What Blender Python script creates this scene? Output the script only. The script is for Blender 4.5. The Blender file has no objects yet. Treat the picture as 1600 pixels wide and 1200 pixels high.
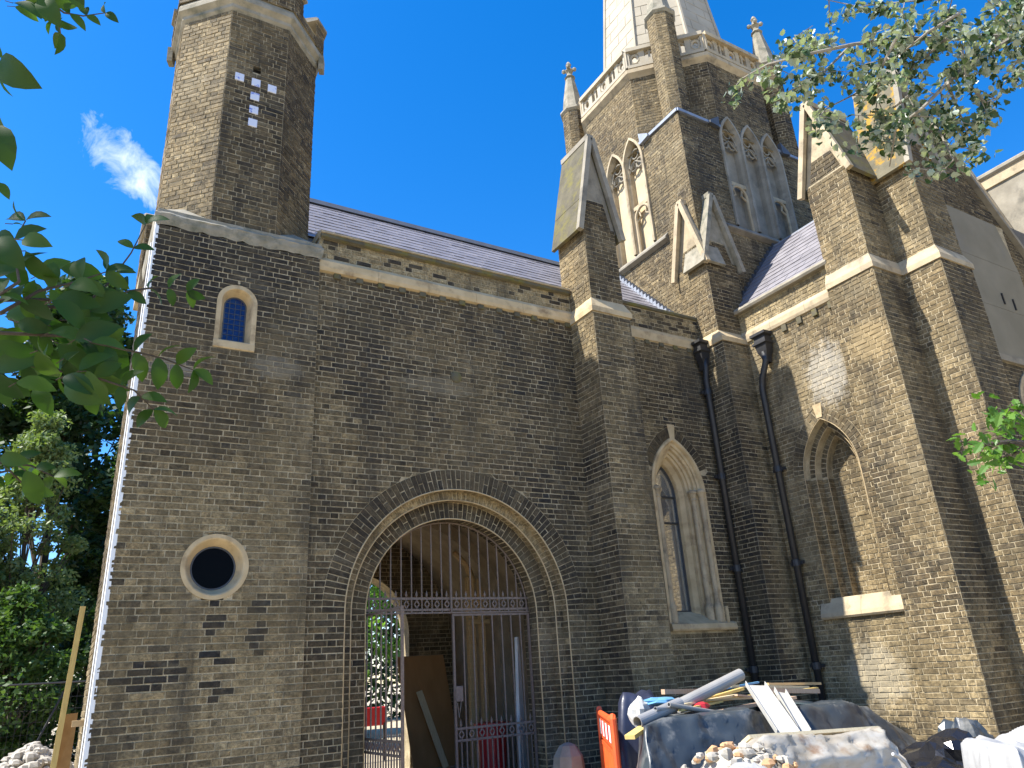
import bpy, math, random
import numpy as np
from mathutils import Vector, Matrix, noise as mnoise
random.seed(11)
rnd = random.random
def uni(a, b): return a + (b - a) * random.random()
PI = math.pi
sc = bpy.context.scene
col = sc.collection

# ------------------------------------------------------------------ camera
F_PX = 1160.0
CAM = Vector((0.0, -9.0, 1.6))
RM = ((0.8638361, -0.5003497, -0.0586291), (0.1353676, 0.3426417, -0.9296624), (0.4852451, 0.7951395, 0.3637174))
RIGHT, DOWN, FWD = (Vector(r) for r in RM)
cd = bpy.data.cameras.new('camera'); cam = bpy.data.objects.new('camera', cd); col.objects.link(cam)
cd.sensor_width = 36.0; cd.lens = 36.0 * F_PX / 1600.0; cd.clip_start = 0.05; cd.clip_end = 2000
mw = Matrix.Identity(4)
for i in range(3):
    mw[i][0] = RIGHT[i]; mw[i][1] = -DOWN[i]; mw[i][2] = -FWD[i]; mw[i][3] = CAM[i]
cam.matrix_world = mw
sc.camera = cam
def ray(px, py): return RIGHT * ((px - 800) / F_PX) + DOWN * ((py - 600) / F_PX) + FWD
def at_y(px, py, y):
    d = ray(px, py); return CAM + d * ((y - CAM.y) / d.y)
def at_z(px, py, z):
    d = ray(px, py); return CAM + d * ((z - CAM.z) / d.z)
def at_t(px, py, t): return CAM + ray(px, py) * t
def project(p):
    d = p - CAM; w = d.dot(FWD)
    if w < 0.05: return None
    return 800 + F_PX * d.dot(RIGHT) / w, 600 + F_PX * d.dot(DOWN) / w, w

# ------------------------------------------------------------------ world, sun, exposure
SUN = Vector((-1.0, 0.23, 1.37)).normalized()          # direction towards the sun
w = bpy.data.worlds.new('World'); sc.world = w; w.use_nodes = True
nt = w.node_tree; nt.nodes.clear()
def N(nt, typ, **kw):
    n = nt.nodes.new(typ)
    for k, v in kw.items(): setattr(n, k, v)
    return n
out = N(nt, 'ShaderNodeOutputWorld'); bg = N(nt, 'ShaderNodeBackground')
sky = N(nt, 'ShaderNodeTexSky', sky_type='NISHITA', sun_disc=False)
sky.sun_elevation = math.asin(SUN.z); sky.sun_rotation = math.atan2(SUN.x, SUN.y)
sky.altitude = 0; sky.air_density = 1.0; sky.dust_density = 0.25; sky.ozone_density = 2.5
hs = N(nt, 'ShaderNodeHueSaturation'); hs.inputs['Saturation'].default_value = 1.42; hs.inputs['Value'].default_value = 1.0
nt.links.new(sky.outputs[0], hs.inputs['Color'])
tn = N(nt, 'ShaderNodeMix', data_type='RGBA', blend_type='MULTIPLY'); tn.inputs['Factor'].default_value = 1.0; tn.inputs['B'].default_value = (1.0, 0.97, 1.10, 1)
nt.links.new(hs.outputs[0], tn.inputs['A'])
# one small wisp of cloud, fixed in direction space
tc = N(nt, 'ShaderNodeTexCoord')
CD = ray(205, 262).normalized()
def vmath(op, a, b=None):
    n = N(nt, 'ShaderNodeVectorMath', operation=op)
    if isinstance(a, (tuple, Vector)): n.inputs[0].default_value = a
    else: nt.links.new(a, n.inputs[0])
    if b is not None:
        if isinstance(b, (tuple, Vector)): n.inputs[1].default_value = b
        else: nt.links.new(b, n.inputs[1])
    return n
def smath(nt, op, a, b=None, c=None, clamp=False):
    n = N(nt, 'ShaderNodeMath', operation=op, use_clamp=clamp)
    for i, x in enumerate((a, b, c)):
        if x is None: continue
        if isinstance(x, (int, float)): n.inputs[i].default_value = x
        else: nt.links.new(x, n.inputs[i])
    return n.outputs[0]
e1 = (ray(250, 310) - ray(160, 225)).normalized(); e2 = CD.cross(e1).normalized()
off = vmath('SUBTRACT', tc.outputs['Generated'], CD).outputs[0]
ca = smath(nt, 'DIVIDE', vmath('DOT_PRODUCT', off, e1).outputs['Value'], 0.062)
cb = smath(nt, 'DIVIDE', vmath('DOT_PRODUCT', off, e2).outputs['Value'], 0.030)
nz = N(nt, 'ShaderNodeTexNoise'); nz.inputs['Scale'].default_value = 26; nz.inputs['Detail'].default_value = 7; nz.inputs['Roughness'].default_value = 0.62; nz.inputs['Distortion'].default_value = 0.6
nt.links.new(tc.outputs['Generated'], nz.inputs['Vector'])
rr_ = smath(nt, 'SQRT', smath(nt, 'ADD', smath(nt, 'MULTIPLY', ca, ca), smath(nt, 'MULTIPLY', cb, cb)))
fall = smath(nt, 'SUBTRACT', 1.15, rr_, clamp=True)
mask = smath(nt, 'MULTIPLY', smath(nt, 'SUBTRACT', smath(nt, 'ADD', nz.outputs['Fac'], smath(nt, 'MULTIPLY', fall, 0.42)), 0.60, clamp=True), 1.7, clamp=True)
mask = smath(nt, 'MULTIPLY', mask, smath(nt, 'GREATER_THAN', fall, 0.0))
cm = N(nt, 'ShaderNodeMix', data_type='RGBA'); cm.inputs['B'].default_value = (6.2, 6.5, 7.0, 1)
nt.links.new(mask, cm.inputs['Factor']); nt.links.new(tn.outputs['Result'], cm.inputs['A'])
nt.links.new(cm.outputs['Result'], bg.inputs['Color']); bg.inputs['Strength'].default_value = 0.118
nt.links.new(bg.outputs[0], out.inputs[0])
sl = bpy.data.lights.new('sun', 'SUN'); sl.energy = 5.0; sl.angle = math.radians(0.5); sl.color = (1.0, 0.955, 0.87)
so = bpy.data.objects.new('sun', sl); col.objects.link(so); so.location = (-30, 5, 40)
so.rotation_euler = SUN.to_track_quat('Z', 'Y').to_euler()
sc.view_settings.view_transform = 'Standard'; sc.view_settings.look = 'None'; sc.view_settings.gamma = 1.0
sc.view_settings.exposure = 1.2
try: sc.view_settings.use_curve_mapping = False
except Exception: pass
sc.render.engine = 'CYCLES'
sc.render.resolution_x = 1024; sc.render.resolution_y = 768

# ------------------------------------------------------------------ materials
MATS = {}
def new_mat(name):
    m = bpy.data.materials.new(name); m.use_nodes = True; MATS[name] = m
    t = m.node_tree; b = t.nodes['Principled BSDF']
    return m, t, b
def noise_node(t, scale, detail=4, rough=0.55, coord='pos', stretch=None):
    n = N(t, 'ShaderNodeTexNoise'); n.inputs['Scale'].default_value = scale; n.inputs['Detail'].default_value = detail; n.inputs['Roughness'].default_value = rough
    if coord == 'pos': src = N(t, 'ShaderNodeNewGeometry').outputs['Position']
    else: src = N(t, 'ShaderNodeTexCoord').outputs['Object']
    if stretch:
        mp = N(t, 'ShaderNodeMapping'); mp.inputs['Scale'].default_value = stretch
        t.links.new(src, mp.inputs['Vector']); src = mp.outputs[0]
    t.links.new(src, n.inputs['Vector'])
    return n.outputs['Fac']
def ramp(t, fac, stops):
    r = N(t, 'ShaderNodeValToRGB'); e = r.color_ramp.elements
    while len(e) < len(stops): e.new(0.5)
    for el, (p, c) in zip(e, stops):
        el.position = p; el.color = (c, c, c, 1) if isinstance(c, (int, float)) else (*c, 1)
    t.links.new(fac, r.inputs[0]); return r.outputs[0]
def mix(t, fac, a, b, mode='MIX'):
    m = N(t, 'ShaderNodeMix', data_type='RGBA', blend_type=mode)
    for key, x in (('Factor', fac), ('A', a), ('B', b)):
        if isinstance(x, (int, float)): m.inputs[key].default_value = x if key == 'Factor' else (x, x, x, 1)
        elif isinstance(x, tuple): m.inputs[key].default_value = (*x, 1)
        else: t.links.new(x, m.inputs[key])
    return m.outputs['Result']
def bump(t, b, h, strength=0.3, dist=0.01):
    n = N(t, 'ShaderNodeBump'); n.inputs['Strength'].default_value = strength; n.inputs['Distance'].default_value = dist
    t.links.new(h, n.inputs['Height']); t.links.new(n.outputs[0], b.inputs['Normal'])
def simple(name, c1, c2=None, scale=8, rough=0.8, bumpk=0.2, detail=5, stain=None, metal=0.0, stretch=None, coord='pos', spec=None, bscale=None):
    m, t, b = new_mat(name)
    c = c1
    if c2: c = mix(t, ramp(t, noise_node(t, scale, detail, coord=coord, stretch=stretch), [(0.32, 0.0), (0.68, 1.0)]), c1, c2)
    if stain:
        sc_, colr, lo, hi = stain
        c = mix(t, ramp(t, noise_node(t, sc_, 6, 0.65, coord=coord), [(lo, 0.0), (hi, 1.0)]), c if not isinstance(c, tuple) else c, colr)
    if isinstance(c, tuple): b.inputs['Base Color'].default_value = (*c, 1)
    else: t.links.new(c, b.inputs['Base Color'])
    b.inputs['Roughness'].default_value = rough; b.inputs['Metallic'].default_value = metal
    if spec is not None: b.inputs['Specular IOR Level'].default_value = spec
    if bumpk: bump(t, b, noise_node(t, bscale or scale * 6, 5, 0.6, coord=coord), bumpk, 0.01)
    return m

STAINS = [  # centre, radii, colour, strength: marks with a shape of their own
    ((4.25, 0, 5.50), (.62, .3, .16), (.30, .255, .17), .30), ((1.95, -.08, 5.40), (.35, .3, .16), (.26, .24, .19), .30), ((.75, -.08, 5.2), (.30, .3, .12), (.26, .245, .21), .45),
    ((10.25, -2.05, 5.85), (.3, .42, .55), (.55, .52, .45), .38), ((10.25, -1.75, 1.3), (.3, .5, .45), (.50, .44, .32), .35), ((10.11, -2.95, 6.05), (.3, .35, .35), (.46, .34, .17), .4), ((9.3, 0, 6.2), (.4, .3, .7), (.03, .028, .025), .5)]
def weather(t, c, k=1.0):
    """grime shared by brick and mortar, so that stains run across the joints"""
    c = mix(t, ramp(t, noise_node(t, 1.15, 9, 0.72), [(0.48, 0.0), (0.68, 0.70 * k)]), c, (0.122, 0.094, 0.050))
    c = mix(t, ramp(t, noise_node(t, 1.0, 8, 0.7, stretch=(2.6, 2.6, 0.33)), [(0.50, 0.0), (0.68, 0.75 * k)]), c, (0.034, 0.029, 0.022))
    c = mix(t, ramp(t, noise_node(t, 0.55, 10, 0.78, stretch=(1, 1, 1.6)), [(0.53, 0.0), (0.70, 0.42 * k)]), c, (0.34, 0.285, 0.185))
    pos = N(t, 'ShaderNodeNewGeometry').outputs['Position']; brk = noise_node(t, 9, 7, 0.7)
    for cen, rad, colr, st in STAINS:
        d = N(t, 'ShaderNodeVectorMath', operation='SUBTRACT'); t.links.new(pos, d.inputs[0]); d.inputs[1].default_value = cen
        e = N(t, 'ShaderNodeVectorMath', operation='DIVIDE'); t.links.new(d.outputs[0], e.inputs[0]); e.inputs[1].default_value = rad
        l = N(t, 'ShaderNodeVectorMath', operation='LENGTH'); t.links.new(e.outputs[0], l.inputs[0])
        f = smath(t, 'SUBTRACT', smath(t, 'ADD', 0.25, smath(t, 'MULTIPLY', brk, 1.7)), l.outputs['Value'], clamp=True)
        c = mix(t, smath(t, 'MULTIPLY', smath(t, 'MULTIPLY', f, 2.2, clamp=True), st), c, colr)
    return c
# stock brick: every brick carries a tint (red: brightness, green: yellow stock, blue: soot)
m, t, b = new_mat('brick')
a = N(t, 'ShaderNodeAttribute', attribute_name='tint')
sp = N(t, 'ShaderNodeSeparateColor'); t.links.new(a.outputs['Color'], sp.inputs[0])
c = mix(t, sp.outputs[0], (0.030, 0.0225, 0.0125), (0.138, 0.098, 0.048))
c = mix(t, sp.outputs[1], c, (0.315, 0.243, 0.130))
c = mix(t, sp.outputs[2], c, (0.024, 0.023, 0.022))
grain = noise_node(t, 34, 6, 0.7)
c = mix(t, 1.0, c, ramp(t, grain, [(0.28, 0.35), (0.74, 1.75)]), 'MULTIPLY')
c = mix(t, 1.0, c, ramp(t, noise_node(t, 130, 3, 0.6), [(0.3, 0.7), (0.72, 1.3)]), 'MULTIPLY')
bloom = ramp(t, noise_node(t, 7.0, 10, 0.8), [(0.57, 0.0), (0.72, 0.6)])
c = mix(t, 1.0, c, ramp(t, noise_node(t, 11, 6, 0.7), [(0.34, 0.50), (0.66, 1.50)]), 'MULTIPLY')
c = mix(t, bloom, c, (0.30, 0.245, 0.16))
soot = ramp(t, noise_node(t, 0.9, 8, 0.7), [(0.52, 0.0), (0.72, 0.55)])
c = weather(t, c)
t.links.new(c, b.inputs['Base Color']); b.inputs['Roughness'].default_value = 0.88; b.inputs['Specular IOR Level'].default_value = 0.3
bump(t, b, noise_node(t, 75, 6, 0.7), 0.55, 0.012)

m, t, b = new_mat('mortar')
c = mix(t, ramp(t, noise_node(t, 5, 7, 0.7), [(0.35, 0.0), (0.65, 1.0)]), (0.30, 0.243, 0.142), (0.55, 0.455, 0.295))
c = weather(t, c, 0.85)
c = mix(t, 1.0, c, ramp(t, noise_node(t, 90, 4, 0.6), [(0.3, 0.6), (0.7, 1.25)]), 'MULTIPLY')
t.links.new(c, b.inputs['Base Color']); b.inputs['Roughness'].default_value = 0.95
bump(t, b, noise_node(t, 120, 5, 0.7), 0.5, 0.008)

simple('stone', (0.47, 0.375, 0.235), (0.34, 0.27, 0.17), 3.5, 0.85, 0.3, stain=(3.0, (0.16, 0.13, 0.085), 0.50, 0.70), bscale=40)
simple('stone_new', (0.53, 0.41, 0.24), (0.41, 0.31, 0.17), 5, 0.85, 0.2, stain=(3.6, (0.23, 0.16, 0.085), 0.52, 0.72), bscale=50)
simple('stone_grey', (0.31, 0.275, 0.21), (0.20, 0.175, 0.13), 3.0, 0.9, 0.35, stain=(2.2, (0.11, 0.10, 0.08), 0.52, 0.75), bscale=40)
simple('stone_worn', (0.33, 0.295, 0.225), (0.20, 0.18, 0.13), 5.0, 0.95, 0.6, stain=(4.0, (0.10, 0.105, 0.075), 0.50, 0.72), bscale=30)
simple('stone_moss', (0.125, 0.108, 0.066), (0.070, 0.061, 0.038), 4.0, 0.95, 0.5, stain=(3.5, (0.15, 0.13, 0.03), 0.48, 0.66), bscale=30)
simple('stone_lichen', (0.17, 0.148, 0.095), (0.10, 0.088, 0.055), 5.0, 0.95, 0.6, stain=(3.4, (0.36, 0.205, 0.02), 0.49, 0.58), bscale=30)
simple('stone_spire', (0.42, 0.365, 0.27), (0.34, 0.295, 0.215), 2.0, 0.85, 0.2, stain=(1.3, (0.36, 0.32, 0.25), 0.55, 0.85), bscale=30)
simple('stone_panel', (0.56, 0.46, 0.30), (0.46, 0.36, 0.21), 2.5, 0.9, 0.2, stain=(1.8, (0.36, 0.24, 0.10), 0.60, 0.85), bscale=30)
simple('render_panel', (0.225, 0.20, 0.145), (0.175, 0.155, 0.11), 1.4, 0.9, 0.15, stain=(1.0, (0.17, 0.16, 0.14), 0.55, 0.85), bscale=50)
simple('lead', (0.30, 0.33, 0.38), (0.22, 0.24, 0.28), 5, 0.5, 0.1, metal=0.3)
simple('lead_dark', (0.075, 0.082, 0.095), (0.05, 0.055, 0.065), 5, 0.55, 0.1)
simple('slate', (0.25, 0.235, 0.25), (0.17, 0.16, 0.172), 1.8, 0.45, 0.2, bscale=25)
simple('iron', (0.19, 0.145, 0.115), (0.12, 0.09, 0.07), 30, 0.65, 0.1)
simple('iron_black', (0.016, 0.016, 0.018), (0.026, 0.025, 0.025), 12, 0.5, 0.1)
simple('cement', (0.24, 0.22, 0.185), (0.16, 0.15, 0.12), 6, 0.9, 0.3)
simple('wood', (0.52, 0.37, 0.19), (0.42, 0.28, 0.13), 3, 0.7, 0.15, stretch=(1, 1, 12))
simple('wood_pale', (0.66, 0.56, 0.36), (0.56, 0.45, 0.27), 4, 0.7, 0.15, stretch=(12, 2, 2))
simple('wood_yellow', (0.62, 0.45, 0.15), (0.50, 0.35, 0.11), 4, 0.7, 0.15, stretch=(12, 2, 2))
simple('wood_pink', (0.52, 0.36, 0.24), (0.42, 0.28, 0.18), 4, 0.7, 0.15, stretch=(12, 2, 2))
simple('plywood', (0.40, 0.22, 0.085), (0.31, 0.165, 0.06), 1.5, 0.75, 0.15, stretch=(3, 3, 1), bscale=20)
simple('osb', (0.50, 0.30, 0.12), (0.40, 0.22, 0.08), 9, 0.8, 0.2)
simple('grey_plastic', (0.31, 0.30, 0.28), (0.25, 0.24, 0.225), 4, 0.35, 0.02)
simple('grey_plastic_dark', (0.22, 0.22, 0.225), (0.28, 0.28, 0.28), 4, 0.4, 0.02)
simple('tarp', (0.048, 0.060, 0.070), (0.028, 0.036, 0.044), 3, 0.38, 0.25, stain=(3.3, (0.22, 0.215, 0.20), 0.53, 0.75), bscale=14)
simple('tarp_navy', (0.018, 0.022, 0.045), (0.03, 0.035, 0.06), 3, 0.35, 0.25, bscale=14)
simple('white_plastic', (0.50, 0.49, 0.455), (0.38, 0.37, 0.335), 4, 0.35, 0.15, bscale=18)
simple('bag_plastic', (0.44, 0.41, 0.355), (0.33, 0.285, 0.22), 3, 0.28, 0.35, stain=(3.2, (0.22, 0.14, 0.085), 0.54, 0.66), bscale=16, stretch=(1, 4, 4))
simple('white_bag', (0.40, 0.40, 0.395), (0.30, 0.30, 0.30), 4, 0.6, 0.25, bscale=60)
simple('black_plastic', (0.010, 0.010, 0.012), (0.018, 0.018, 0.02), 4, 0.22, 0.35, bscale=12)
simple('orange_plastic', (0.80, 0.115, 0.025), (0.70, 0.085, 0.02), 6, 0.45, 0.05, stain=(7, (0.45, 0.14, 0.08), 0.62, 0.85))
simple('red_plastic', (0.48, 0.02, 0.025), (0.40, 0.015, 0.02), 6, 0.4, 0.05)
simple('red_paint', (0.55, 0.03, 0.03), None, 6, 0.45, 0)
simple('white_paint', (0.78, 0.78, 0.76), None, 6, 0.5, 0)
simple('green_plastic', (0.02, 0.42, 0.13), None, 6, 0.45, 0)
simple('blue_plastic', (0.12, 0.30, 0.48), None, 6, 0.45, 0)
simple('rubble', (0.45, 0.41, 0.34), (0.30, 0.27, 0.22), 9, 0.95, 0.3)
simple('rubble_brick', (0.52, 0.30, 0.15), (0.42, 0.24, 0.12), 9, 0.95, 0.3)
simple('dark_room', (0.012, 0.012, 0.012), None, 6, 0.9, 0)
simple('bark', (0.10, 0.075, 0.05), (0.055, 0.042, 0.03), 12, 0.95, 0.5, stretch=(1, 1, 0.25))
simple('bark_grey', (0.30, 0.27, 0.22), (0.19, 0.17, 0.14), 14, 0.9, 0.4)
simple('ground', (0.50, 0.42, 0.285), (0.36, 0.30, 0.20), 0.9, 0.95, 0.4, detail=8, stain=(0.35, (0.20, 0.18, 0.12), 0.50, 0.75), bscale=30)
simple('paving', (0.36, 0.335, 0.29), (0.28, 0.26, 0.225), 2.0, 0.9, 0.3, bscale=25)
simple('vault_plaster', (0.36, 0.29, 0.20), (0.24, 0.19, 0.13), 5, 0.95, 0.5, stain=(1.5, (0.35, 0.30, 0.22), 0.58, 0.85), bscale=22)
m, t, b = new_mat('glazed_tile')
b.inputs['Roughness'].default_value = 0.25
t.links.new(mix(t, ramp(t, noise_node(t, 14, 4), [(0.57, 0.0), (0.66, 1.0)]), (0.62, 0.64, 0.72), (0.12, 0.18, 0.55)), b.inputs['Base Color'])
def glass(name, c, rough=0.06, wob=0.0, spec=1.0):
    m, t, b = new_mat(name); b.inputs['Base Color'].default_value = (*c, 1); b.inputs['Roughness'].default_value = rough
    b.inputs['Specular IOR Level'].default_value = spec; b.inputs['IOR'].default_value = 1.45
    if wob: bump(t, b, noise_node(t, 14, 3), wob, 0.02)
    return m
glass('glass_dark', (0.003, 0.003, 0.004), 0.10, 0.05, 0.04)
glass('glass_blue', (0.006, 0.022, 0.11), 0.12, 0.8, 0.5)
m, t, b = new_mat('glass_mirror')       # clear pane in front of a dark room: reflects the lit wall opposite
b.inputs['Base Color'].default_value = (0.55, 0.56, 0.55, 1); b.inputs['Metallic'].default_value = 0.85; b.inputs['Roughness'].default_value = 0.03

def leaf_mat(name, top, bot, trans=0.35, gloss=0.35, var=0.35, under=None):
    m, t, b = new_mat(name)
    oi = N(t, 'ShaderNodeObjectInfo'); a = N(t, 'ShaderNodeAttribute', attribute_name='tint')
    sp = N(t, 'ShaderNodeSeparateColor'); t.links.new(a.outputs['Color'], sp.inputs[0])
    r = smath(t, 'FRACT', smath(t, 'ADD', oi.outputs['Random'], sp.outputs[0]))
    c = mix(t, r, top, bot)
    if under:
        g = N(t, 'ShaderNodeNewGeometry')
        c = mix(t, g.outputs['Backfacing'], c, under)
    t.links.new(c, b.inputs['Base Color']); b.inputs['Roughness'].default_value = gloss; b.inputs['Specular IOR Level'].default_value = 0.35
    tr = N(t, 'ShaderNodeBsdfTranslucent'); mc = mix(t, 1.0, c, (1.5, 1.7, 0.55), 'MULTIPLY'); t.links.new(mc, tr.inputs['Color'])
    ms = N(t, 'ShaderNodeMixShader'); ms.inputs[0].default_value = trans
    t.links.new(b.outputs[0], ms.inputs[1]); t.links.new(tr.outputs[0], ms.inputs[2])
    t.links.new(ms.outputs[0], t.nodes['Material Output'].inputs['Surface'])
    return m
leaf_mat('leaf_near', (0.022, 0.058, 0.010), (0.060, 0.110, 0.014), 0.42, 0.55)
leaf_mat('leaf_dark', (0.020, 0.050, 0.014), (0.045, 0.085, 0.022), 0.25, 0.5)
leaf_mat('leaf_mid', (0.040, 0.090, 0.020), (0.085, 0.140, 0.035), 0.3, 0.5)
leaf_mat('leaf_pale', (0.13, 0.185, 0.065), (0.22, 0.27, 0.115), 0.3, 0.5)
leaf_mat('leaf_poplar', (0.030, 0.060, 0.022), (0.070, 0.110, 0.042), 0.18, 0.35, under=(0.30, 0.34, 0.27))
leaf_mat('leaf_oak', (0.055, 0.135, 0.020), (0.125, 0.23, 0.035), 0.35, 0.45)
leaf_mat('leaf_bright', (0.085, 0.18, 0.03), (0.18, 0.30, 0.05), 0.4, 0.5)

# ------------------------------------------------------------------ mesh helpers
class MB:
    """collects geometry for ONE mesh object (world coordinates)"""
    def __init__(s): s.v = []; s.f = []; s.t = []
    def add(s, vs, fs, tint=None):
        n = len(s.v); s.v.extend(tuple(p) for p in vs); s.f.extend(tuple(i + n for i in f) for f in fs)
        s.t.extend([tint or (0.5, 0, 0)] * len(vs)); return s
    def quad(s, a, b, c, d): return s.add([a, b, c, d], [(0, 1, 2, 3)])
    def box(s, x0, x1, y0, y1, z0, z1):
        return s.add([(x0, y0, z0), (x1, y0, z0), (x1, y1, z0), (x0, y1, z0), (x0, y0, z1), (x1, y0, z1), (x1, y1, z1), (x0, y1, z1)],
                     [(0, 3, 2, 1), (4, 5, 6, 7), (0, 1, 5, 4), (1, 2, 6, 5), (2, 3, 7, 6), (3, 0, 4, 7)])
    def bbox(s, x0, x1, y0, y1, z0, z1, r=0.012):
        """box with chamfered vertical and top edges"""
        r = min(r, (x1 - x0) / 3, (y1 - y0) / 3, (z1 - z0) / 3)
        P = [(x0 + r, y0), (x1 - r, y0), (x1, y0 + r), (x1, y1 - r), (x1 - r, y1), (x0 + r, y1), (x0, y1 - r), (x0, y0 + r)]
        Q = [(x0 + r, y0 + r), (x1 - r, y0 + r), (x1 - r, y0 + r), (x1 - r, y1 - r), (x1 - r, y1 - r), (x0 + r, y1 - r), (x0 + r, y1 - r), (x0 + r, y0 + r)]
        vs = [(x, y, z0 + r) for x, y in P] + [(x, y, z1 - r) for x, y in P]
        T = [(x0 + r, y0 + r, z1), (x1 - r, y0 + r, z1), (x1 - r, y1 - r, z1), (x0 + r, y1 - r, z1)]
        Bm = [(p[0], p[1], z0) for p in T]
        vs += T + Bm
        fs = [(i, (i + 1) % 8, 8 + (i + 1) % 8, 8 + i) for i in range(8)]
        tt = [16, 17, 17, 18, 18, 19, 19, 16]
        for i in range(8):
            j = (i + 1) % 8
            fs.append((8 + i, 8 + j, tt[j], tt[i]) if tt[i] != tt[j] else (8 + i, 8 + j, tt[i]))
            fs.append((j, i, tt[i] + 4, tt[j] + 4) if tt[i] != tt[j] else (j, i, tt[i] + 4))
        fs += [(16, 17, 18, 19), (23, 22, 21, 20)]
        return s.add(vs, fs)
    def prism(s, poly, d):
        """closed polygon (3D points) extruded by vector d; poly normal should oppose d"""
        n = len(poly); d = Vector(d); a = [Vector(p) for p in poly]; b_ = [p + d for p in a]
        fs = [tuple(range(n)), tuple(range(2 * n - 1, n - 1, -1))]
        for i in range(n):
            j = (i + 1) % n; fs.append((i, n + i, n + j, j))
        return s.add(a + b_, fs)
    def bar(s, a, b_, wx, wy=None, up=(0, 0, 1)):
        """rectangular bar from a to b"""
        a, b_ = Vector(a), Vector(b_); d = (b_ - a).normalized(); wy = wy or wx
        u = d.cross(Vector(up));
        if u.length < 1e-4: u = d.cross(Vector((1, 0, 0)))
        u.normalize(); v_ = d.cross(u)
        u = u * wx / 2; v_ = v_ * wy / 2
        P = [a - u - v_, a + u - v_, a + u + v_, a - u + v_]
        return s.add(P + [p + (b_ - a) for p in P], [(0, 1, 2, 3), (7, 6, 5, 4), (0, 4, 5, 1), (1, 5, 6, 2), (2, 6, 7, 3), (3, 7, 4, 0)])
    def tube(s, pts, r, n=8, cap=True):
        pts = [Vector(p) for p in pts]; rs = r if isinstance(r, (list, tuple)) else [r] * len(pts)
        base = len(s.v); vs = []; fs = []; u = None
        for i, p in enumerate(pts):
            d = (pts[min(i + 1, len(pts) - 1)] - pts[max(i - 1, 0)]).normalized()
            if u is None:
                u = d.cross(Vector((0, 0, 1)))
                if u.length < 1e-3: u = d.cross(Vector((1, 0, 0)))
            u = (u - d * u.dot(d)).normalized(); v_ = d.cross(u)
            for k in range(n):
                a = 2 * PI * k / n; vs.append(p + (u * math.cos(a) + v_ * math.sin(a)) * rs[i])
        for i in range(len(pts) - 1):
            for k in range(n):
                fs.append((i * n + k, i * n + (k + 1) % n, (i + 1) * n + (k + 1) % n, (i + 1) * n + k))
        if cap: fs += [tuple(range(n - 1, -1, -1)), tuple(range((len(pts) - 1) * n, len(pts) * n))]
        return s.add(vs, fs)
    def lathe(s, c, prof, n=8, rot=0.0):
        """prof: (radius, z) list about vertical axis at c=(x,y)"""
        vs = []; fs = []
        for r, z in prof:
            for k in range(n):
                a = rot + 2 * PI * k / n; vs.append((c[0] + r * math.cos(a), c[1] + r * math.sin(a), z))
        for i in range(len(prof) - 1):
            for k in range(n):
                fs.append((i * n + k, i * n + (k + 1) % n, (i + 1) * n + (k + 1) % n, (i + 1) * n + k))
        fs += [tuple(range(n - 1, -1, -1)), tuple(range((len(prof) - 1) * n, len(prof) * n))]
        return s.add(vs, fs)
    def ball(s, c, r, n=10, m=6, sq=(1, 1, 1), jit=0.0):
        vs = [(c[0], c[1], c[2] + r * sq[2])]; fs = []
        for i in range(1, m):
            th = PI * i / m
            for k in range(n):
                a = 2 * PI * k / n; q = 1 + uni(-jit, jit)
                vs.append((c[0] + r * q * sq[0] * math.sin(th) * math.cos(a), c[1] + r * q * sq[1] * math.sin(th) * math.sin(a), c[2] + r * q * sq[2] * math.cos(th)))
        vs.append((c[0], c[1], c[2] - r * sq[2]))
        for k in range(n): fs.append((0, 1 + k, 1 + (k + 1) % n))
        for i in range(m - 2):
            for k in range(n): fs.append((1 + i * n + k, 1 + (i + 1) * n + k, 1 + (i + 1) * n + (k + 1) % n, 1 + i * n + (k + 1) % n))
        L = len(vs) - 1
        for k in range(n): fs.append((L, L - n + (k + 1) % n, L - n + k))
        return s.add(vs, fs)
    def mesh(s, name, mat, smooth=False, tint=False):
        me = bpy.data.meshes.new(name); me.from_pydata(s.v, [], s.f); me.materials.append(MATS[mat])
        if tint:
            at = me.attributes.new('tint', 'FLOAT_COLOR', 'POINT')
            at.data.foreach_set('color', np.array([(*q, 1.0) for q in s.t], dtype=np.float32).ravel())
        if smooth: me.polygons.foreach_set('use_smooth', [True] * len(me.polygons))
        me.update(); return me
    def obj(s, name, mat, parent=None, smooth=False, tint=False):
        return link(name, s.mesh(name, mat, smooth, tint), parent)
def link(name, me, parent=None):
    o = bpy.data.objects.new(name, me); col.objects.link(o)
    if parent is not None:
        o.parent = parent; o.matrix_parent_inverse = Matrix.Translation(-WLOC.get(parent.name, Vector()))
    return o
WLOC = {}
def tag(o, label=None, cat=None, group=None, kind=None):
    if label: o['label'] = label
    if cat: o['category'] = cat
    if group: o['group'] = group
    if kind: o['kind'] = kind
    return o
def empty(name, loc, label=None, cat=None, group=None):
    o = bpy.data.objects.new(name, None); col.objects.link(o); o.location = loc; o.empty_display_size = 0.3
    WLOC[o.name] = Vector(loc); return tag(o, label, cat, group)

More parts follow.
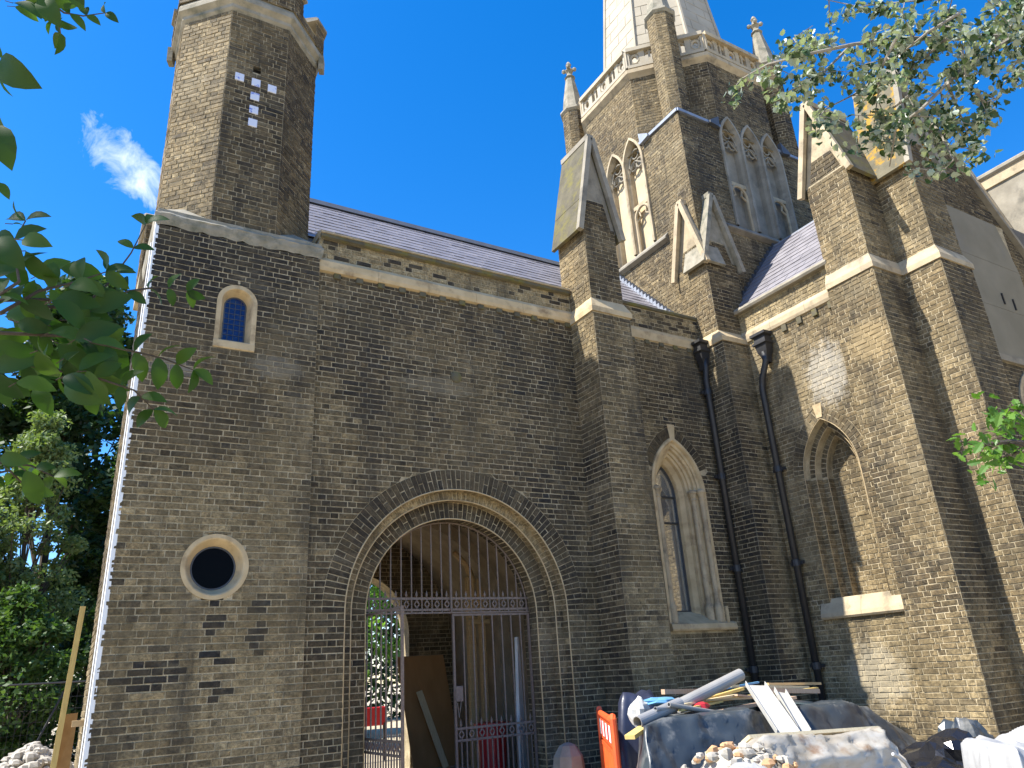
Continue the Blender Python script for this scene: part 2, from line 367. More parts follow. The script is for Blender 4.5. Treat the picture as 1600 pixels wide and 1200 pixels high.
# ------------------------------------------------------------------ brickwork
def rect(a, b_): return lambda v: [(a, b_)]
def sub(base, *holes):
    def f(v):
        L = base(v)
        for h in holes:
            for (p, q) in h(v):
                M_ = []
                for (a, b_) in L:
                    if q <= a or p >= b_: M_.append((a, b_)); continue
                    if p > a: M_.append((a, p))
                    if q < b_: M_.append((q, b_))
                L = M_
        return L
    return f
def arch_hole(c, zb, zs, wd, R):
    def f(v):
        if v < zb: return []
        if v <= zs: return [(c - wd, c + wd)]
        q = R * R - (v - zs) ** 2
        if q <= 0: return []
        h = math.sqrt(q) - (R - wd)
        return [(c - h, c + h)] if h > 0 else []
    return f
def circ_hole(c, z, R):
    def f(v):
        q = R * R - (v - z) ** 2
        if q <= 0: return []
        h = math.sqrt(q); return [(c - h, c + h)]
    return f
def box_hole(a, b_, z0, z1): return lambda v: [(a, b_)] if z0 <= v <= z1 else []
def pairs(A, B_):
    if len(A) == len(B_): return [(a[0], a[1], b_[0], b_[1]) for a, b_ in zip(A, B_)]
    o = []
    for a in A:
        for b_ in B_:
            l = max(a[0], b_[0]); r = min(a[1], b_[1])
            if r - l > 0.005: o.append((l, r, l, r))
    return o

class Masonry:
    """a building: an Empty that carries mortar parts and all bricks set into them"""
    def __init__(s, root, limit=300): s.root = root; s.bricks = []; s.limit = limit
    def face(s, part, mb, O, Nn, v0, v1, iv, tint, course=0.075, S=0.215, H=0.1025, j=0.0095, proud=0.008, V=None, kind='brick', flemish=True, mortar=True, phase=0.0, keep=1.0, mres=0.025):
        O = Vector(O); Nn = Vector(Nn).normalized(); V = Vector(V) if V else Vector((0, 0, 1)); U = V.cross(Nn).normalized()
        if mortar:
            n = max(1, int(round((v1 - v0) / mres)))
            for i in range(n):
                va = v0 + (v1 - v0) * i / n; vb = v0 + (v1 - v0) * (i + 1) / n; e = (vb - va) * 0.02
                for (a, b_, c_, d_) in pairs(iv(va + e), iv(vb - e)):
                    mb.quad(O + U * a + V * va, O + U * b_ + V * va, O + U * d_ + V * vb, O + U * c_ + V * vb)
        k0 = int(math.floor(v0 / course)); k1 = int(math.ceil(v1 / course))
        for k in range(k0, k1):
            vb = max(k * course + j / 2, v0 + 0.002); vt = min((k + 1) * course - j / 2, v1 - 0.002)
            if vt - vb < course * 0.35: continue
            A_, B_ = iv(vb), iv(vt); IV = [(q, vb, vt) for q in pairs(A_, B_)]
            if len(A_) == 2 and len(B_) == 1:           # an opening closes inside this course: cut bricks over its crown
                lo, hi = vb, vt
                for _ in range(12):
                    md = (lo + hi) / 2
                    if len(iv(md)) == 2: lo = md
                    else: hi = md
                if vt - hi > 0.014: IV.append(((A_[0][1] + j, A_[1][0] - j, A_[0][1] + j, A_[1][0] - j), hi + 0.004, vt))
            if not IV: continue
            va_, vz_ = vb, vt
            ua = min(min(q[0][0], q[0][2]) for q in IV); ub = max(max(q[0][1], q[0][3]) for q in IV)
            P = (S + H + 2 * j) if flemish else (S + j)
            u = math.floor(ua / P) * P - P + phase + (P / 2 if k % 2 else 0) + uni(-0.012, 0.012); t_ = 0
            while u < ub:
                L = (S if t_ % 2 == 0 else H) if flemish else S
                if flemish and rnd() < 0.06: L = S if L == H else H
                L *= uni(0.97, 1.03)
                x0, x1 = u, u + L; u = x1 + j; t_ += 1
                for ((a, b_, c_, d_), vb, vt) in IV:
                    g_ = S * 0.24
                    p0 = x0 if x0 > a + g_ else a + 0.002; q0 = x0 if x0 > c_ + g_ else c_ + 0.002
                    p1 = x1 if x1 < b_ - g_ else b_ - 0.002; q1 = x1 if x1 < d_ - g_ else d_ - 0.002
                    if x1 < min(a, c_) + g_ * .8 or x0 > max(b_, d_) - g_ * .8: continue
                    if p1 - p0 < 0.004 and q1 - q0 < 0.004: continue
                    if (p1 - p0 + q1 - q0) / 2 < 0.022: continue
                    if p1 < p0: p0 = p1 = (p0 + p1) / 2
                    if q1 < q0: q0 = q1 = (q0 + q1) / 2
                    if keep < 1 and rnd() > keep: continue
                    cen = O + U * ((p0 + p1 + q0 + q1) / 4) + V * ((vb + vt) / 2)
                    tn = tint(cen)
                    if tn is None: continue
                    s.bricks.append(((p0, p1, q0, q1, vb, vt), O, U, V, Nn, tn, part, proud, kind))
    def ring(s, part, O, Nn, c, r0, r1, a0, a1, n, tint, proud=0.008, j=0.010, split=True, kind='voussoir', cx2=None):
        """radial bricks of an arch ring in the plane (O,N); c=(u,z) centre, angles in radians from +u"""
        O = Vector(O); Nn = Vector(Nn).normalized(); V = Vector((0, 0, 1)); U = V.cross(Nn).normalized()
        for k in range(n):
            b0 = a0 + (a1 - a0) * k / n; b1 = a0 + (a1 - a0) * (k + 1) / n
            segs = [(r0, r1)] if (not split or k % 2 == 0) else [(r0, (r0 + r1) / 2 - j / 2), ((r0 + r1) / 2 + j / 2, r1)]
            for (ra, rb) in segs:
                pts = []
                for (r_, aa, sg) in ((ra, b0, 1), (rb, b0, 1), (rb, b1, -1), (ra, b1, -1)):
                    da = (j / 2) / r_ * (1 if a1 > a0 else -1) * sg
                    pts.append(O + U * (c[0] + r_ * math.cos(aa + da)) + V * (c[1] + r_ * math.sin(aa + da)))
                if a1 < a0: pts = [pts[0], pts[1], pts[2], pts[3]]
                s.bricks.append((pts, O, U, V, Nn, tint(pts[0]), part, proud, kind))
    def finish(s):
        cand = []
        for i, b_ in enumerate(s.bricks):
            geo, O, U, V, Nn = b_[:5]
            if len(geo) == 6:
                p0, p1, q0, q1, vb, vt = geo; w_ = (p1 - p0 + q1 - q0) / 2; h = vt - vb
                c_ = O + U * ((p0 + p1 + q0 + q1) / 4) + V * ((vb + vt) / 2); area = w_ * h
            else:
                c_ = sum(geo, Vector()) / 4; area = (geo[1] - geo[0]).length * (geo[2] - geo[1]).length
            d = CAM - c_; f_ = d.normalized().dot(Nn); pr = project(c_)
            if pr is None or f_ <= 0 or not (5 < pr[0] < 1595 and 5 < pr[1] < 1195): continue
            cand.append((area * f_ / pr[2] ** 2, i))
        cand.sort(reverse=True)
        top = {}
        cnt = {}
        for a_, i in cand:
            kd = s.bricks[i][8]
            if cnt.get(kd, 0) < s.limit: cnt[kd] = cnt.get(kd, 0) + 1; top[i] = kd
        rest = {}
        pool = {}
        for i, (geo, O, U, V, Nn, tn, part, proud, kind) in enumerate(s.bricks):
            bev = 0.0035
            if len(geo) == 6:
                p0, p1, q0, q1, vb, vt = geo
                cu = (p0 + p1 + q0 + q1) / 4; cv = (vb + vt) / 2
                loc2 = [(p0 - cu, vb - cv), (p1 - cu, vb - cv), (q1 - cu, vt - cv), (q0 - cu, vt - cv)]
                cen = O + U * cu + V * cv
            else:
                cen = sum(geo, Vector()) / 4
                loc2 = [((g - cen).dot(U), (g - cen).dot(V)) for g in geo]
                ar = sum(loc2[q][0] * loc2[(q + 1) % 4][1] - loc2[(q + 1) % 4][0] * loc2[q][1] for q in range(4))
                if ar < 0: loc2 = loc2[::-1]
            single = i in top
            rectq = len(geo) == 6 and abs(p0 - q0) < 1e-4 and abs(p1 - q1) < 1e-4
            if single and rectq:
                L = round((p1 - p0) / 0.005) * 0.005; Hh = round((vt - vb) / 0.004) * 0.004
                tq = tuple(round(q * 8) / 8 for q in tn); key = (L, Hh, tq, kind)
                loc2 = [(-L / 2, -Hh / 2), (L / 2, -Hh / 2), (L / 2, Hh / 2), (-L / 2, Hh / 2)]
                if key in pool: me = pool[key]
                else: me = None
            else: me = None; key = None
            if not single or me is None:
                jt = 0.0032
                P = []
                for (x, y) in loc2: P.append((x, y, -0.004))
                for (x, y) in loc2:
                    l_ = math.hypot(x, y) or 1
                    P.append((x - math.copysign(bev, x) + uni(-jt, jt), y - math.copysign(bev, y) + uni(-jt, jt), proud + uni(-0.0045, 0.004)))
                Fc = [(4, 5, 6, 7), (0, 1, 5, 4), (1, 2, 6, 5), (2, 3, 7, 6), (3, 0, 4, 7)]
            if single:
                if me is None:
                    mm = MB(); mm.add(P, Fc, tn if key is None else key[2]); me = mm.mesh(kind, getattr(s, 'mat_' + kind, 'brick'), tint=True)
                    if key: pool[key] = me
                o = bpy.data.objects.new(kind, me); col.objects.link(o)
                M4 = Matrix.Identity(4)
                for r_ in range(3): M4[r_][0] = U[r_]; M4[r_][1] = V[r_]; M4[r_][2] = Nn[r_]; M4[r_][3] = cen[r_]
                o.parent = part; o.matrix_parent_inverse = Matrix.Translation(-WLOC.get(part.name, Vector())); o.matrix_basis = M4
            else:
                mm = rest.setdefault(kind, MB())
                mm.add([cen + U * p[0] + V * p[1] + Nn * p[2] for p in P], Fc, tn)
        for kd, mm in rest.items():
            o = mm.obj(kd + 'work', getattr(s, 'mat_' + kd, 'brick'), s.root, tint=True); o['kind'] = 'stuff'
def nz3(p, k, o=0.0): return mnoise.noise(Vector((p[0] * k + o, p[1] * k + o * 1.7, p[2] * k)))
def clamp(x, a=0.0, b_=1.0): return max(a, min(b_, x))
def tint_std(yellow=0.12, soot=0.12, br=0.42):
    def f(p):
        n = nz3(p, 0.7, 3.1); m_ = nz3(p, 1.9, 8.0)
        y = clamp(yellow + 0.35 * n + 0.18 * m_ + uni(-0.15, 0.15), 0, 0.8)
        if rnd() < 0.05: y = clamp(y + 0.35)
        so_ = clamp(soot - 0.4 * n + uni(-0.15, 0.15), 0, 0.9)
        if rnd() < 0.08: so_ = clamp(so_ + 0.4)
        return (clamp(br + 0.45 * nz3(p, 1.1, 15) + uni(-0.36, 0.36)), y, so_)
    return f
def tint_sunlit(yellow=.32, br=.8):
    yellow *= .72; br += .1      # paler faces towards the sun: sunlight put into the tint
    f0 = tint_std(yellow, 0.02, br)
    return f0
def tint_new(p):            # pale rebuilt band with a few dark bricks left in
    if rnd() < 0.20: return (uni(0, 0.4), 0.0, uni(0.2, 0.7))
    return (uni(0.5, 1), uni(0.62, 1.0), 0.0)

def arch_pts(c, zb, zs, wd, R, i, n=12):
    """outline (u,z) of a pointed/round arch inset by i: left foot, left arc, apex, right arc, right foot"""
    w_ = wd - i; r_ = R - i; dx = R - wd; rise = math.sqrt(max(r_ * r_ - dx * dx, 1e-9)); amax = math.acos(clamp(dx / r_, -1, 1))
    L = [(c - w_, zb)]
    for k in range(n + 1):
        a = amax * k / n; L.append((c + dx - r_ * math.cos(a), zs + r_ * math.sin(a)))
    Rr = [(2 * c - x, z) for x, z in L[::-1]]
    return L + Rr[1:]
def sweep(mb, O, Nn, outlines):
    """outlines: list of (points(u,z), depth) joined ring to ring; depth measured inwards from the plane"""
    O = Vector(O); Nn = Vector(Nn).normalized(); V = Vector((0, 0, 1)); U = V.cross(Nn).normalized()
    rings = [[O + U * x + V * z - Nn * d for x, z in pts] for pts, d in outlines]
    for A, B_ in zip(rings, rings[1:]):
        n = len(A); vs = A + B_
        mb.add(vs, [(i + 1, i, n + i, n + i + 1) for i in range(n - 1)])
def fill(mb, O, Nn, pts, d):
    O = Vector(O); Nn = Vector(Nn).normalized(); V = Vector((0, 0, 1)); U = V.cross(Nn).normalized()
    vs = [O + U * x + V * z - Nn * d for x, z in pts]
    mb.add(vs, [tuple(range(len(vs)))[::-1]])
# ================================================================== SETTING
GZ = 0.15
mb = MB(); mb.quad((-400, -400, GZ), (400, -400, GZ), (400, 400, GZ), (-400, 400, GZ))
tag(mb.obj('ground', 'ground'), 'dusty pale earth yard around the church', kind='structure')
mb = MB()
for ix in range(7):
    for iy in range(9):
        x = 2.75 + ix * 0.545; y = 0.1 + iy * 0.5; mb.bbox(x + 0.005, x + 0.54, y + 0.005, y + 0.495, GZ - 0.03, GZ + 0.03 + uni(-0.004, 0.004), 0.006)
tag(mb.obj('passage_paving', 'paving'), 'worn stone paving inside the gateway passage', kind='structure')

NX, PX, NY, PY = Vector((-1, 0, 0)), Vector((1, 0, 0)), Vector((0, -1, 0)), Vector((0, 1, 0))
def octn(deg): a = math.radians(deg); return Vector((math.cos(a), math.sin(a), 0))

def slates(mb, O, U, S, L, H, ex=0.27, wd=0.25, th=0.009):
    """overlapping slates on a roof plane: O lower corner, U along eaves, S up the slope"""
    O, U, S = Vector(O), Vector(U).normalized(), Vector(S).normalized(); Nn = U.cross(S).normalized()
    if Nn.z < 0: Nn = -Nn
    rows = int(H / ex) + 1
    for r in range(rows):
        s0 = r * ex; s1 = min(s0 + ex * 1.25, H + 0.02); u = -(wd / 2 if r % 2 else 0)
        while u < L:
            a = max(u + 0.003, 0); b_ = min(u + wd - 0.003, L); u += wd
            if b_ - a < 0.03: continue
            l0 = 0.014 + uni(-0.003, 0.004); l1 = 0.002
            P = [O + U * a + S * s0 + Nn * l0, O + U * b_ + S * s0 + Nn * (l0 + uni(-.002, .002)), O + U * b_ + S * s1 + Nn * l1, O + U * a + S * s1 + Nn * l1]
            Q = [p + Nn * th for p in P]
            mb.add(P + Q, [(4, 5, 6, 7), (0, 1, 5, 4), (1, 2, 6, 5), (3, 0, 4, 7)])

def saddle(parent, M_, part, O, Nn, u0, u1, z0, z1, depth, roofmat, zb=None, stone='stone', over=0.05, name='cap'):
    """gabled stone cap: feet u0,u1 at z0, apex z1 in the plane (O,N), ridge running back by depth"""
    O = Vector(O); Nn = Vector(Nn); V = Vector((0, 0, 1)); U = V.cross(Nn).normalized(); um = (u0 + u1) / 2
    P = lambda u, z, d: O + U * u + V * z - Nn * d
    g = MB(); g.prism([P(u0, z0, 0.03), P(u1, z0, 0.03), P(um, z1, 0.03)], -Nn * (depth - 0.04))
    gable = g.obj('gable_stone', stone, parent)
    if zb and M_:
        hw = (u1 - u0) / 2; iv = lambda v: [(um - hw * (z1 - v) / (z1 - z0) + 0.09, um + hw * (z1 - v) / (z1 - z0) - 0.09)] if hw * (z1 - v) / (z1 - z0) > 0.13 else []
        M_.face(part, None, O - Nn * 0.024, Nn, z0, zb, iv, tint_std(0.1, 0.2), mortar=False)
        mm = MB(); a_ = iv(z0)[0]; b_ = iv(zb)[0]
        mm.quad(P(a_[0], z0, 0.026), P(a_[1], z0, 0.026), P(b_[1], zb, 0.026), P(b_[0], zb, 0.026)); mm.obj('gable_mortar', 'mortar', parent)
    for sg in (-1, 1):
        uf = u0 if sg < 0 else u1; d = Vector((0, 0, 0)) + U * (um - uf) + V * (z1 - z0); ln = d.length; d.normalize()
        nrm = (V * (um - uf) * (1 if sg < 0 else 1)); nrm = d.cross(Nn).normalized()
        if nrm.z < 0: nrm = -nrm
        a = P(uf, z0, -over) - d * 0.14; b_ = P(um, z1, -over)
        th = 0.06
        s_ = MB(); nseg = 3
        for k in range(nseg):        # slabs with a fine joint
            p = a + d * ((ln + 0.14) * k / nseg + (0.004 if k else 0)); q = a + d * ((ln + 0.14) * (k + 1) / nseg)
            lift = nrm * (0.004 * (k % 2))
            s_.prism([p + nrm * 0.002, q + nrm * 0.002, q + nrm * th + lift, p + nrm * th + lift], -Nn * (depth + over))
        s_.obj('roof_slab', roofmat, parent)
        c_ = MB(); c_.bar(a - d * 0.02 + nrm * 0.035 + Nn * 0.002, b_ + d * 0.03 + nrm * 0.035 + Nn * 0.002, 0.085, 0.095, up=nrm); c_.obj('coping', stone, parent)
    r_ = MB(); r_.bar(P(um, z1 + 0.07, -over - 0.01), P(um, z1 + 0.07, depth), 0.14, 0.10); r_.obj('ridge_stone', stone, parent)
    return gable

def weathering(parent, x0, x1, y0, y1, z0, z1, dx0, dx1, dy0, mat='stone'):
    """sloped stone offset: lower footprint (x0..x1, y0..y1), upper inset by dx0/dx1/dy0"""
    m_ = MB()
    vs = [(x0 - .03, y0 - .03, z0), (x1 + .03, y0 - .03, z0), (x1 + .03, y1, z0), (x0 - .03, y1, z0), (x0 - .03, y0 - .03, z0 + .09), (x1 + .03, y0 - .03, z0 + .09), (x1 + .03, y1, z0 + .09), (x0 - .03, y1, z0 + .09),
          (x0 + dx0 - .004, y0 + dy0 - .004, z1), (x1 - dx1 + .004, y0 + dy0 - .004, z1), (x1 - dx1 + .004, y1, z1), (x0 + dx0 - .004, y1, z1)]
    m_.add(vs, [(0, 3, 2, 1), (0, 1, 5, 4), (1, 2, 6, 5), (2, 3, 7, 6), (3, 0, 4, 7), (4, 5, 9, 8), (5, 6, 10, 9), (6, 7, 11, 10), (7, 4, 8, 11), (8, 9, 10, 11)])
    return m_.obj('weathering', mat, parent)

# ================================================================== ENTRANCE TURRET
R_ = empty('entrance_turret', (1.43, 0.95, GZ), 'octagonal brick turret on a square base with a cross of pale tiles and battlements', 'turret')
T = Masonry(R_)
TX0, TX1, TY0, TY1, TZ = 0.40, 2.46, -0.08, 1.98, 7.10
def tint_turret(p):
    z = p[2]; b0 = tint_std(0.18, 0.10)(p)
    up = clamp((z - 5.2 + 0.8 * nz3(p, 0.9, 5)) / 1.0)           # sooty zone below the string course
    low = clamp((3.6 - z + 1.4 * nz3(p, 0.6, 2)) / 2.0)          # yellower, cleaned brick low down
    for (cx, cz, rx, rz) in ((1.93, 2.30, .11, .36), (1.55, 1.66, .09, .34), (1.46, 2.25, .05, .4), (.95, 1.78, .34, .16)):     # sooty drips
        if ((p[0] - cx) / rx) ** 2 + ((z - cz) / rz) ** 2 < 1 and p[1] < 0 and rnd() < .78: return (uni(0, .25), 0, uni(.55, .95))
    if 1.6 < p[0] < 1.95 and 1.5 < z < 1.85 and rnd() < .55: return (.9, uni(.75, 1), 0)                                        # a few replaced bricks
    pt = clamp(3.5 * nz3(p, 0.9, 21) - .3) * low
    b0 = (b0[0], clamp(b0[1] + .35 * pt), b0[2] * (1 - pt))
    return (clamp(b0[0] * (1 - 0.5 * up)), clamp(b0[1] * (1 - up) + 0.30 * low), clamp(b0[2] + 0.5 * up - 0.1 * low))
mb = MB(); wall = None
wall = link('wall', bpy.data.meshes.new('wall'), R_)
hole1, hole2 = circ_hole(1.43, 2.91, 0.355), arch_hole(1.43, 5.57, 6.21, 0.245, 0.245)
T.face(wall, mb, (0, TY0, 0), NY, GZ, TZ, sub(rect(TX0, TX1), hole1, hole2), tint_turret)
T.face(wall, mb, (TX0, 0, 0), NX, GZ, TZ, rect(-TY1, -TY0), tint_turret)
mb.quad((TX1, TY0, GZ), (TX1, TY1, GZ), (TX1, TY1, TZ), (TX1, TY0, TZ)); mb.quad((TX0, TY1, GZ), (TX0, TY1, TZ), (TX1, TY1, TZ), (TX1, TY1, GZ))
mb.quad((TX0, TY0, TZ), (TX1, TY0, TZ), (TX1, TY1, TZ), (TX0, TY1, TZ))
wall.data = mb.mesh('wall', 'mortar')
for y_ in (-.088, .42): b_ = MB(); b_.bbox(TX0 - .022, TX0 + .03, y_, y_ + .05, GZ, TZ + .02, .006); b_.obj('lime_fillet', 'white_paint', R_)
# string course, chipped, and the broaches
mb = MB()
def eroded_band(mb, x0, x1, y0, y1, z0, z1, pr, n=26):
    # front and left faces with a chipped lower edge
    loop = [Vector((x0 - pr, y1, 0))] + [Vector((x0 - pr, y0 - pr + (y1 - y0 + pr) * (1 - k / 8), 0)) for k in range(1, 9)] + [Vector((x0 - pr + (x1 - x0 + 2 * pr) * k / n, y0 - pr, 0)) for k in range(1, n + 1)] + [Vector((x1 + pr, y1, 0))]
    rows = []
    for p in loop:
        e = uni(-0.012, 0.012)
        inn = Vector((clamp(p.x, x0 - .01, x1 + .01), clamp(p.y, y0 - .01, y1), 0))
        rows.append([inn + Vector((0, 0, z0 - 0.05 + uni(-.03, .01))), p.lerp(inn, .25) + Vector((0, 0, z0 + 0.02 + e)), p + Vector((uni(-.006, .006), uni(-.006, .006), z0 + 0.08 + e)), p + Vector((0, uni(-.008, .008), z1 - 0.03 + e)), inn + Vector((0, 0.04, z1 + 0.05))])
    vs = [q for r in rows for q in r]; m_ = 5
    mb.add(vs, [(i * m_ + k, (i + 1) * m_ + k, (i + 1) * m_ + k + 1, i * m_ + k + 1) for i in range(len(rows) - 1) for k in range(m_ - 1)])
eroded_band(mb, TX0, TX1, TY0, TY1, 7.16, 7.29, 0.04)
mb.obj('string_course', 'stone_worn', R_)
OC = Vector((1.43, 0.95, 0)); OA = 1.0; OH = OA * math.tan(PI / 8)
for sx, sy in ((-1, -1), (1, -1), (-1, 1), (1, 1)):
    b_ = MB(); cx, cy = OC.x + sx * 1.05, OC.y + sy * 1.05
    p1 = Vector((OC.x + sx * (OA + .02), OC.y + sy * (OH - .03), 7.33)); p2 = Vector((OC.x + sx * (OH - .03), OC.y + sy * (OA + .02), 7.33)); a_ = OC + Vector((sx * OA * .72, sy * OA * .72, 7.60))
    cn = Vector((cx, cy, 7.30)); dn = Vector((0, 0, -0.12))
    b_.add([cn, p1, a_, p2, cn + dn, p1 + dn, p2 + dn], [(0, 1, 2), (0, 2, 3), (0, 4, 5, 1), (0, 3, 6, 4)] if sx * sy > 0 else [(0, 2, 1), (0, 3, 2), (0, 1, 5, 4), (0, 4, 6, 3)])
    b_.obj('broach', 'stone_worn', R_)
mb = MB(); mb.box(TX0 - .01, TX1 + .01, TY0 - .01, TY1, 7.2, 7.335); mb.obj('ledge', 'stone_worn', R_)
# shaft
mb = MB(); shaft = link('shaft', bpy.data.meshes.new('shaft'), R_)
def tint_shaft(p):
    a = tint_std(0.10, 0.16, 0.5)(p); return a
for dg in (270, 225, 180, 315, 0, 135):
    n_ = octn(dg); iv = rect(-OH, OH)
    if dg == 270: iv = sub(rect(-OH, OH), box_hole(-0.055, 0.055, 10.01, 10.10))
    T.face(shaft, mb, OC + n_ * OA, n_, 7.32, 11.05, iv, tint_sunlit(.42, .8) if dg in (225, 180, 135) else tint_shaft)
shaft.data = mb.mesh('shaft', 'mortar')
mb = MB(); mb.box(OC.x - .07, OC.x + .07, OC.y - OA + .08, OC.y - OA + .2, 9.98, 10.13); mb.obj('vent', 'dark_room', R_)
tile_m = None
for (x, z) in ((1.20, 9.82), (1.43, 9.81), (1.66, 9.79), (1.43, 9.555), (1.43, 9.315), (1.43, 9.085)):
    b_ = MB(); b_.bbox(x - .062, x + .062, OC.y - OA - .022, OC.y - OA + .03, z - .068, z + .068, .006); b_.obj('glazed_tile', 'glazed_tile', R_)
k8 = 1 / math.cos(PI / 8); r8 = PI / 8
mb = MB(); mb.lathe((OC.x, OC.y), [(1.0 * k8, 11.03), (1.035 * k8, 11.07), (1.035 * k8, 11.13), (1.10 * k8, 11.19), (1.10 * k8, 11.27), (1.07 * k8, 11.36)], 8, r8); mb.obj('cornice', 'stone_worn', R_)
mb = MB(); par = link('parapet', bpy.data.meshes.new('parapet'), R_); PA = 1.10; PHh = PA * math.tan(PI / 8)
for dg in range(0, 360, 45):
    n_ = octn(dg)
    iv = lambda v: [(-PHh, PHh)] if v < 11.52 else [(-PHh, -PHh + 0.25), (PHh - 0.25, PHh)]
    T.face(par, mb, OC + n_ * PA, n_, 11.34, 11.80, iv, tint_shaft, mres=0.081)
    n2 = n_; U_ = Vector((0, 0, 1)).cross(n2)
    for a, b2, z in ((-PHh + .02, PHh - .02, 11.52),):      # sill of the embrasure and inner wall
        p = OC + n2 * PA
        mb.quad(p + U_ * a + Vector((0, 0, z)), p + U_ * b2 + Vector((0, 0, z)), p - n2 * .22 + U_ * b2 + Vector((0, 0, z)), p - n2 * .22 + U_ * a + Vector((0, 0, z)))
par.data = mb.mesh('parapet', 'mortar')
for k in range(8):                                   # merlon copings on the angles
    a = math.radians(22.5 + 45 * k); d = Vector((math.cos(a), math.sin(a), 0)); p = OC + d * (PA * k8 - 0.12); t_ = Vector((-d.y, d.x, 0))
    b_ = MB()
    for z0, z1, e in ((11.80, 11.85, .05), (11.85, 11.91, .0)):
        P = [p + t_ * sx * (.27 + e) + d * sy for sx, sy in ((-1, .03 + e), (1, .03 + e), (1, -.2), (-1, -.2))]
        P = [OC + d * (PA * k8 + e) , OC + d * (PA * k8 + e) + (octn(math.degrees(a) - 112.5)) * (.26 + e), OC + d * (PA * k8 - .28) + (octn(math.degrees(a) - 112.5)) * .2, OC + d * (PA * k8 - .28) + (octn(math.degrees(a) + 112.5)) * .2, OC + d * (PA * k8 + e) + (octn(math.degrees(a) + 112.5)) * (.26 + e)]
        b_.prism([q + Vector((0, 0, z1)) for q in P], (0, 0, z0 - z1))
    b_.obj('merlon_coping', 'stone_grey', R_)
    if k in (3, 7):
        g = MB(); q = OC + d * (1.045 * k8) + Vector((0, 0, 11.12)); g.prism([q + t_ * .09 + Vector((0, 0, .12)), q - t_ * .09 + Vector((0, 0, .12)), q - t_ * .07 - Vector((0, 0, .14)), q + t_ * .07 - Vector((0, 0, .14))], d * .08); g.obj('corbel', 'stone_worn', R_)
# small parapet behind the turret, at the left
mb = MB(); mb.box(0.34, 0.62, 1.5, 2.3, 7.0, 8.12); p_ = mb.obj('rear_parapet', 'mortar', R_)
T.face(p_, None, (0.34, 0, 0), NX, 7.3, 8.05, rect(-2.3, -1.5), tint_shaft, mortar=False); T.face(p_, None, (0, 1.5, 0), NY, 7.3, 8.05, rect(.34, .62), tint_shaft, mortar=False)
mb = MB(); mb.bbox(0.28, 0.66, 1.44, 2.36, 8.08, 8.2, .03); mb.obj('coping', 'stone_grey', R_)
# round window
def circ_pts(c, z, r, n=48): return [(c + r * math.cos(2 * PI * k / n), z + r * math.sin(2 * PI * k / n)) for k in range(n + 1)]
rw = MB(); cp = lambda r: circ_pts(1.43, 2.91, r)
sweep(rw, (0, TY0, 0), NY, [(cp(.36), .03), (cp(.36), -.014), (cp(.315), -.016), (cp(.30), -.004), (cp(.243), .12), (cp(.243), .16)])
rwo = rw.obj('round_window', 'stone_new', R_, smooth=False)
g = MB(); sweep(g, (0, TY0, 0), NY, [(cp(.246), .13), (cp(.238), .122), (cp(.226), .122), (cp(.222), .14)]); g.obj('frame', 'lead_dark', rwo, smooth=True)
g = MB(); fill(g, (0, TY0, 0), NY, cp(.232)[:-1], .135); g.obj('pane', 'glass_dark', rwo)
# small round-headed window
lw = MB(); ap = lambda i, zb=5.66: arch_pts(1.43, zb, 6.21, .245, .245, i, 10)
sweep(lw, (0, TY0, 0), NY, [(ap(0, 5.57), .03), (ap(0, 5.57), -.012), (ap(.055), -.014), (ap(.062), .0), (ap(.105), .13), (ap(.105), .2)])
lw.bbox(1.43 - .25, 1.43 + .25, TY0 - .02, TY0 + .16, 5.555, 5.665, .012)
lwo = lw.obj('lancet_window', 'stone_new', R_)
g = MB(); sweep(g, (0, TY0, 0), NY, [(ap(.1), .15), (ap(.1), .135), (ap(.122), .135), (ap(.122), .15)]); g.bar((1.31, TY0 + .14, 5.675), (1.55, TY0 + .14, 5.675), .02, .02); g.obj('frame', 'lead_dark', lwo)
g = MB(); fill(g, (0, TY0, 0), NY, arch_pts(1.43, 5.66, 6.21, .245, .245, .11, 10), .146); g.obj('pane', 'glass_blue', lwo)
lead = MB()
for k in range(1, 9): lead.bar((1.30, TY0 + .141, 5.66 + k * .075), (1.56, TY0 + .141, 5.66 + k * .075), .006, .006)
for x in (1.36, 1.43, 1.50): lead.bar((x, TY0 + .1405, 5.66), (x, TY0 + .1405, 6.30), .006, .006)
lead.obj('leading', 'lead_dark', lwo)
T.finish()

# ================================================================== GATEWAY WING
R_ = empty('gateway_wing', (4.6, 2.2, GZ), 'brick wing with a wide round triple-order gateway arch under a slate roof', 'building')
T = Masonry(R_)
T.mat_voussoir = 'brick'
AX, AZ = 4.56, 2.40
def tint_gate(p):
    a = tint_std(0.17, 0.16, 0.42)(p); z = p[2]
    up = clamp((z - 4.6 + nz3(p, 0.7, 1)) / 2.0); dk = clamp((2.0 - z) / 1.5) * clamp((p[0] - 5.6) / .6)
    return (a[0], clamp(a[1] * (1 - 0.65 * up) - .2 * dk), clamp(a[2] + .12 * up + .35 * dk))
mb = MB(); wall = link('wall', bpy.data.meshes.new('wall'), R_)
hm = arch_hole(AX, -1, AZ, 1.61, 1.61)
def hb(v): return arch_hole(AX, -1, AZ, 1.61, 1.61)(v) if v <= AZ else arch_hole(AX, -1, AZ, 1.89, 1.89)(v)
T.face(wall, mb, (0, 0, 0), NY, GZ, 6.95, sub(rect(TX1, 6.75), hm), lambda p: None)
T.face(wall, None, (0, 0, 0), NY, GZ, 6.95, sub(rect(TX1 + .004, 6.72), hb), tint_gate, mortar=False)
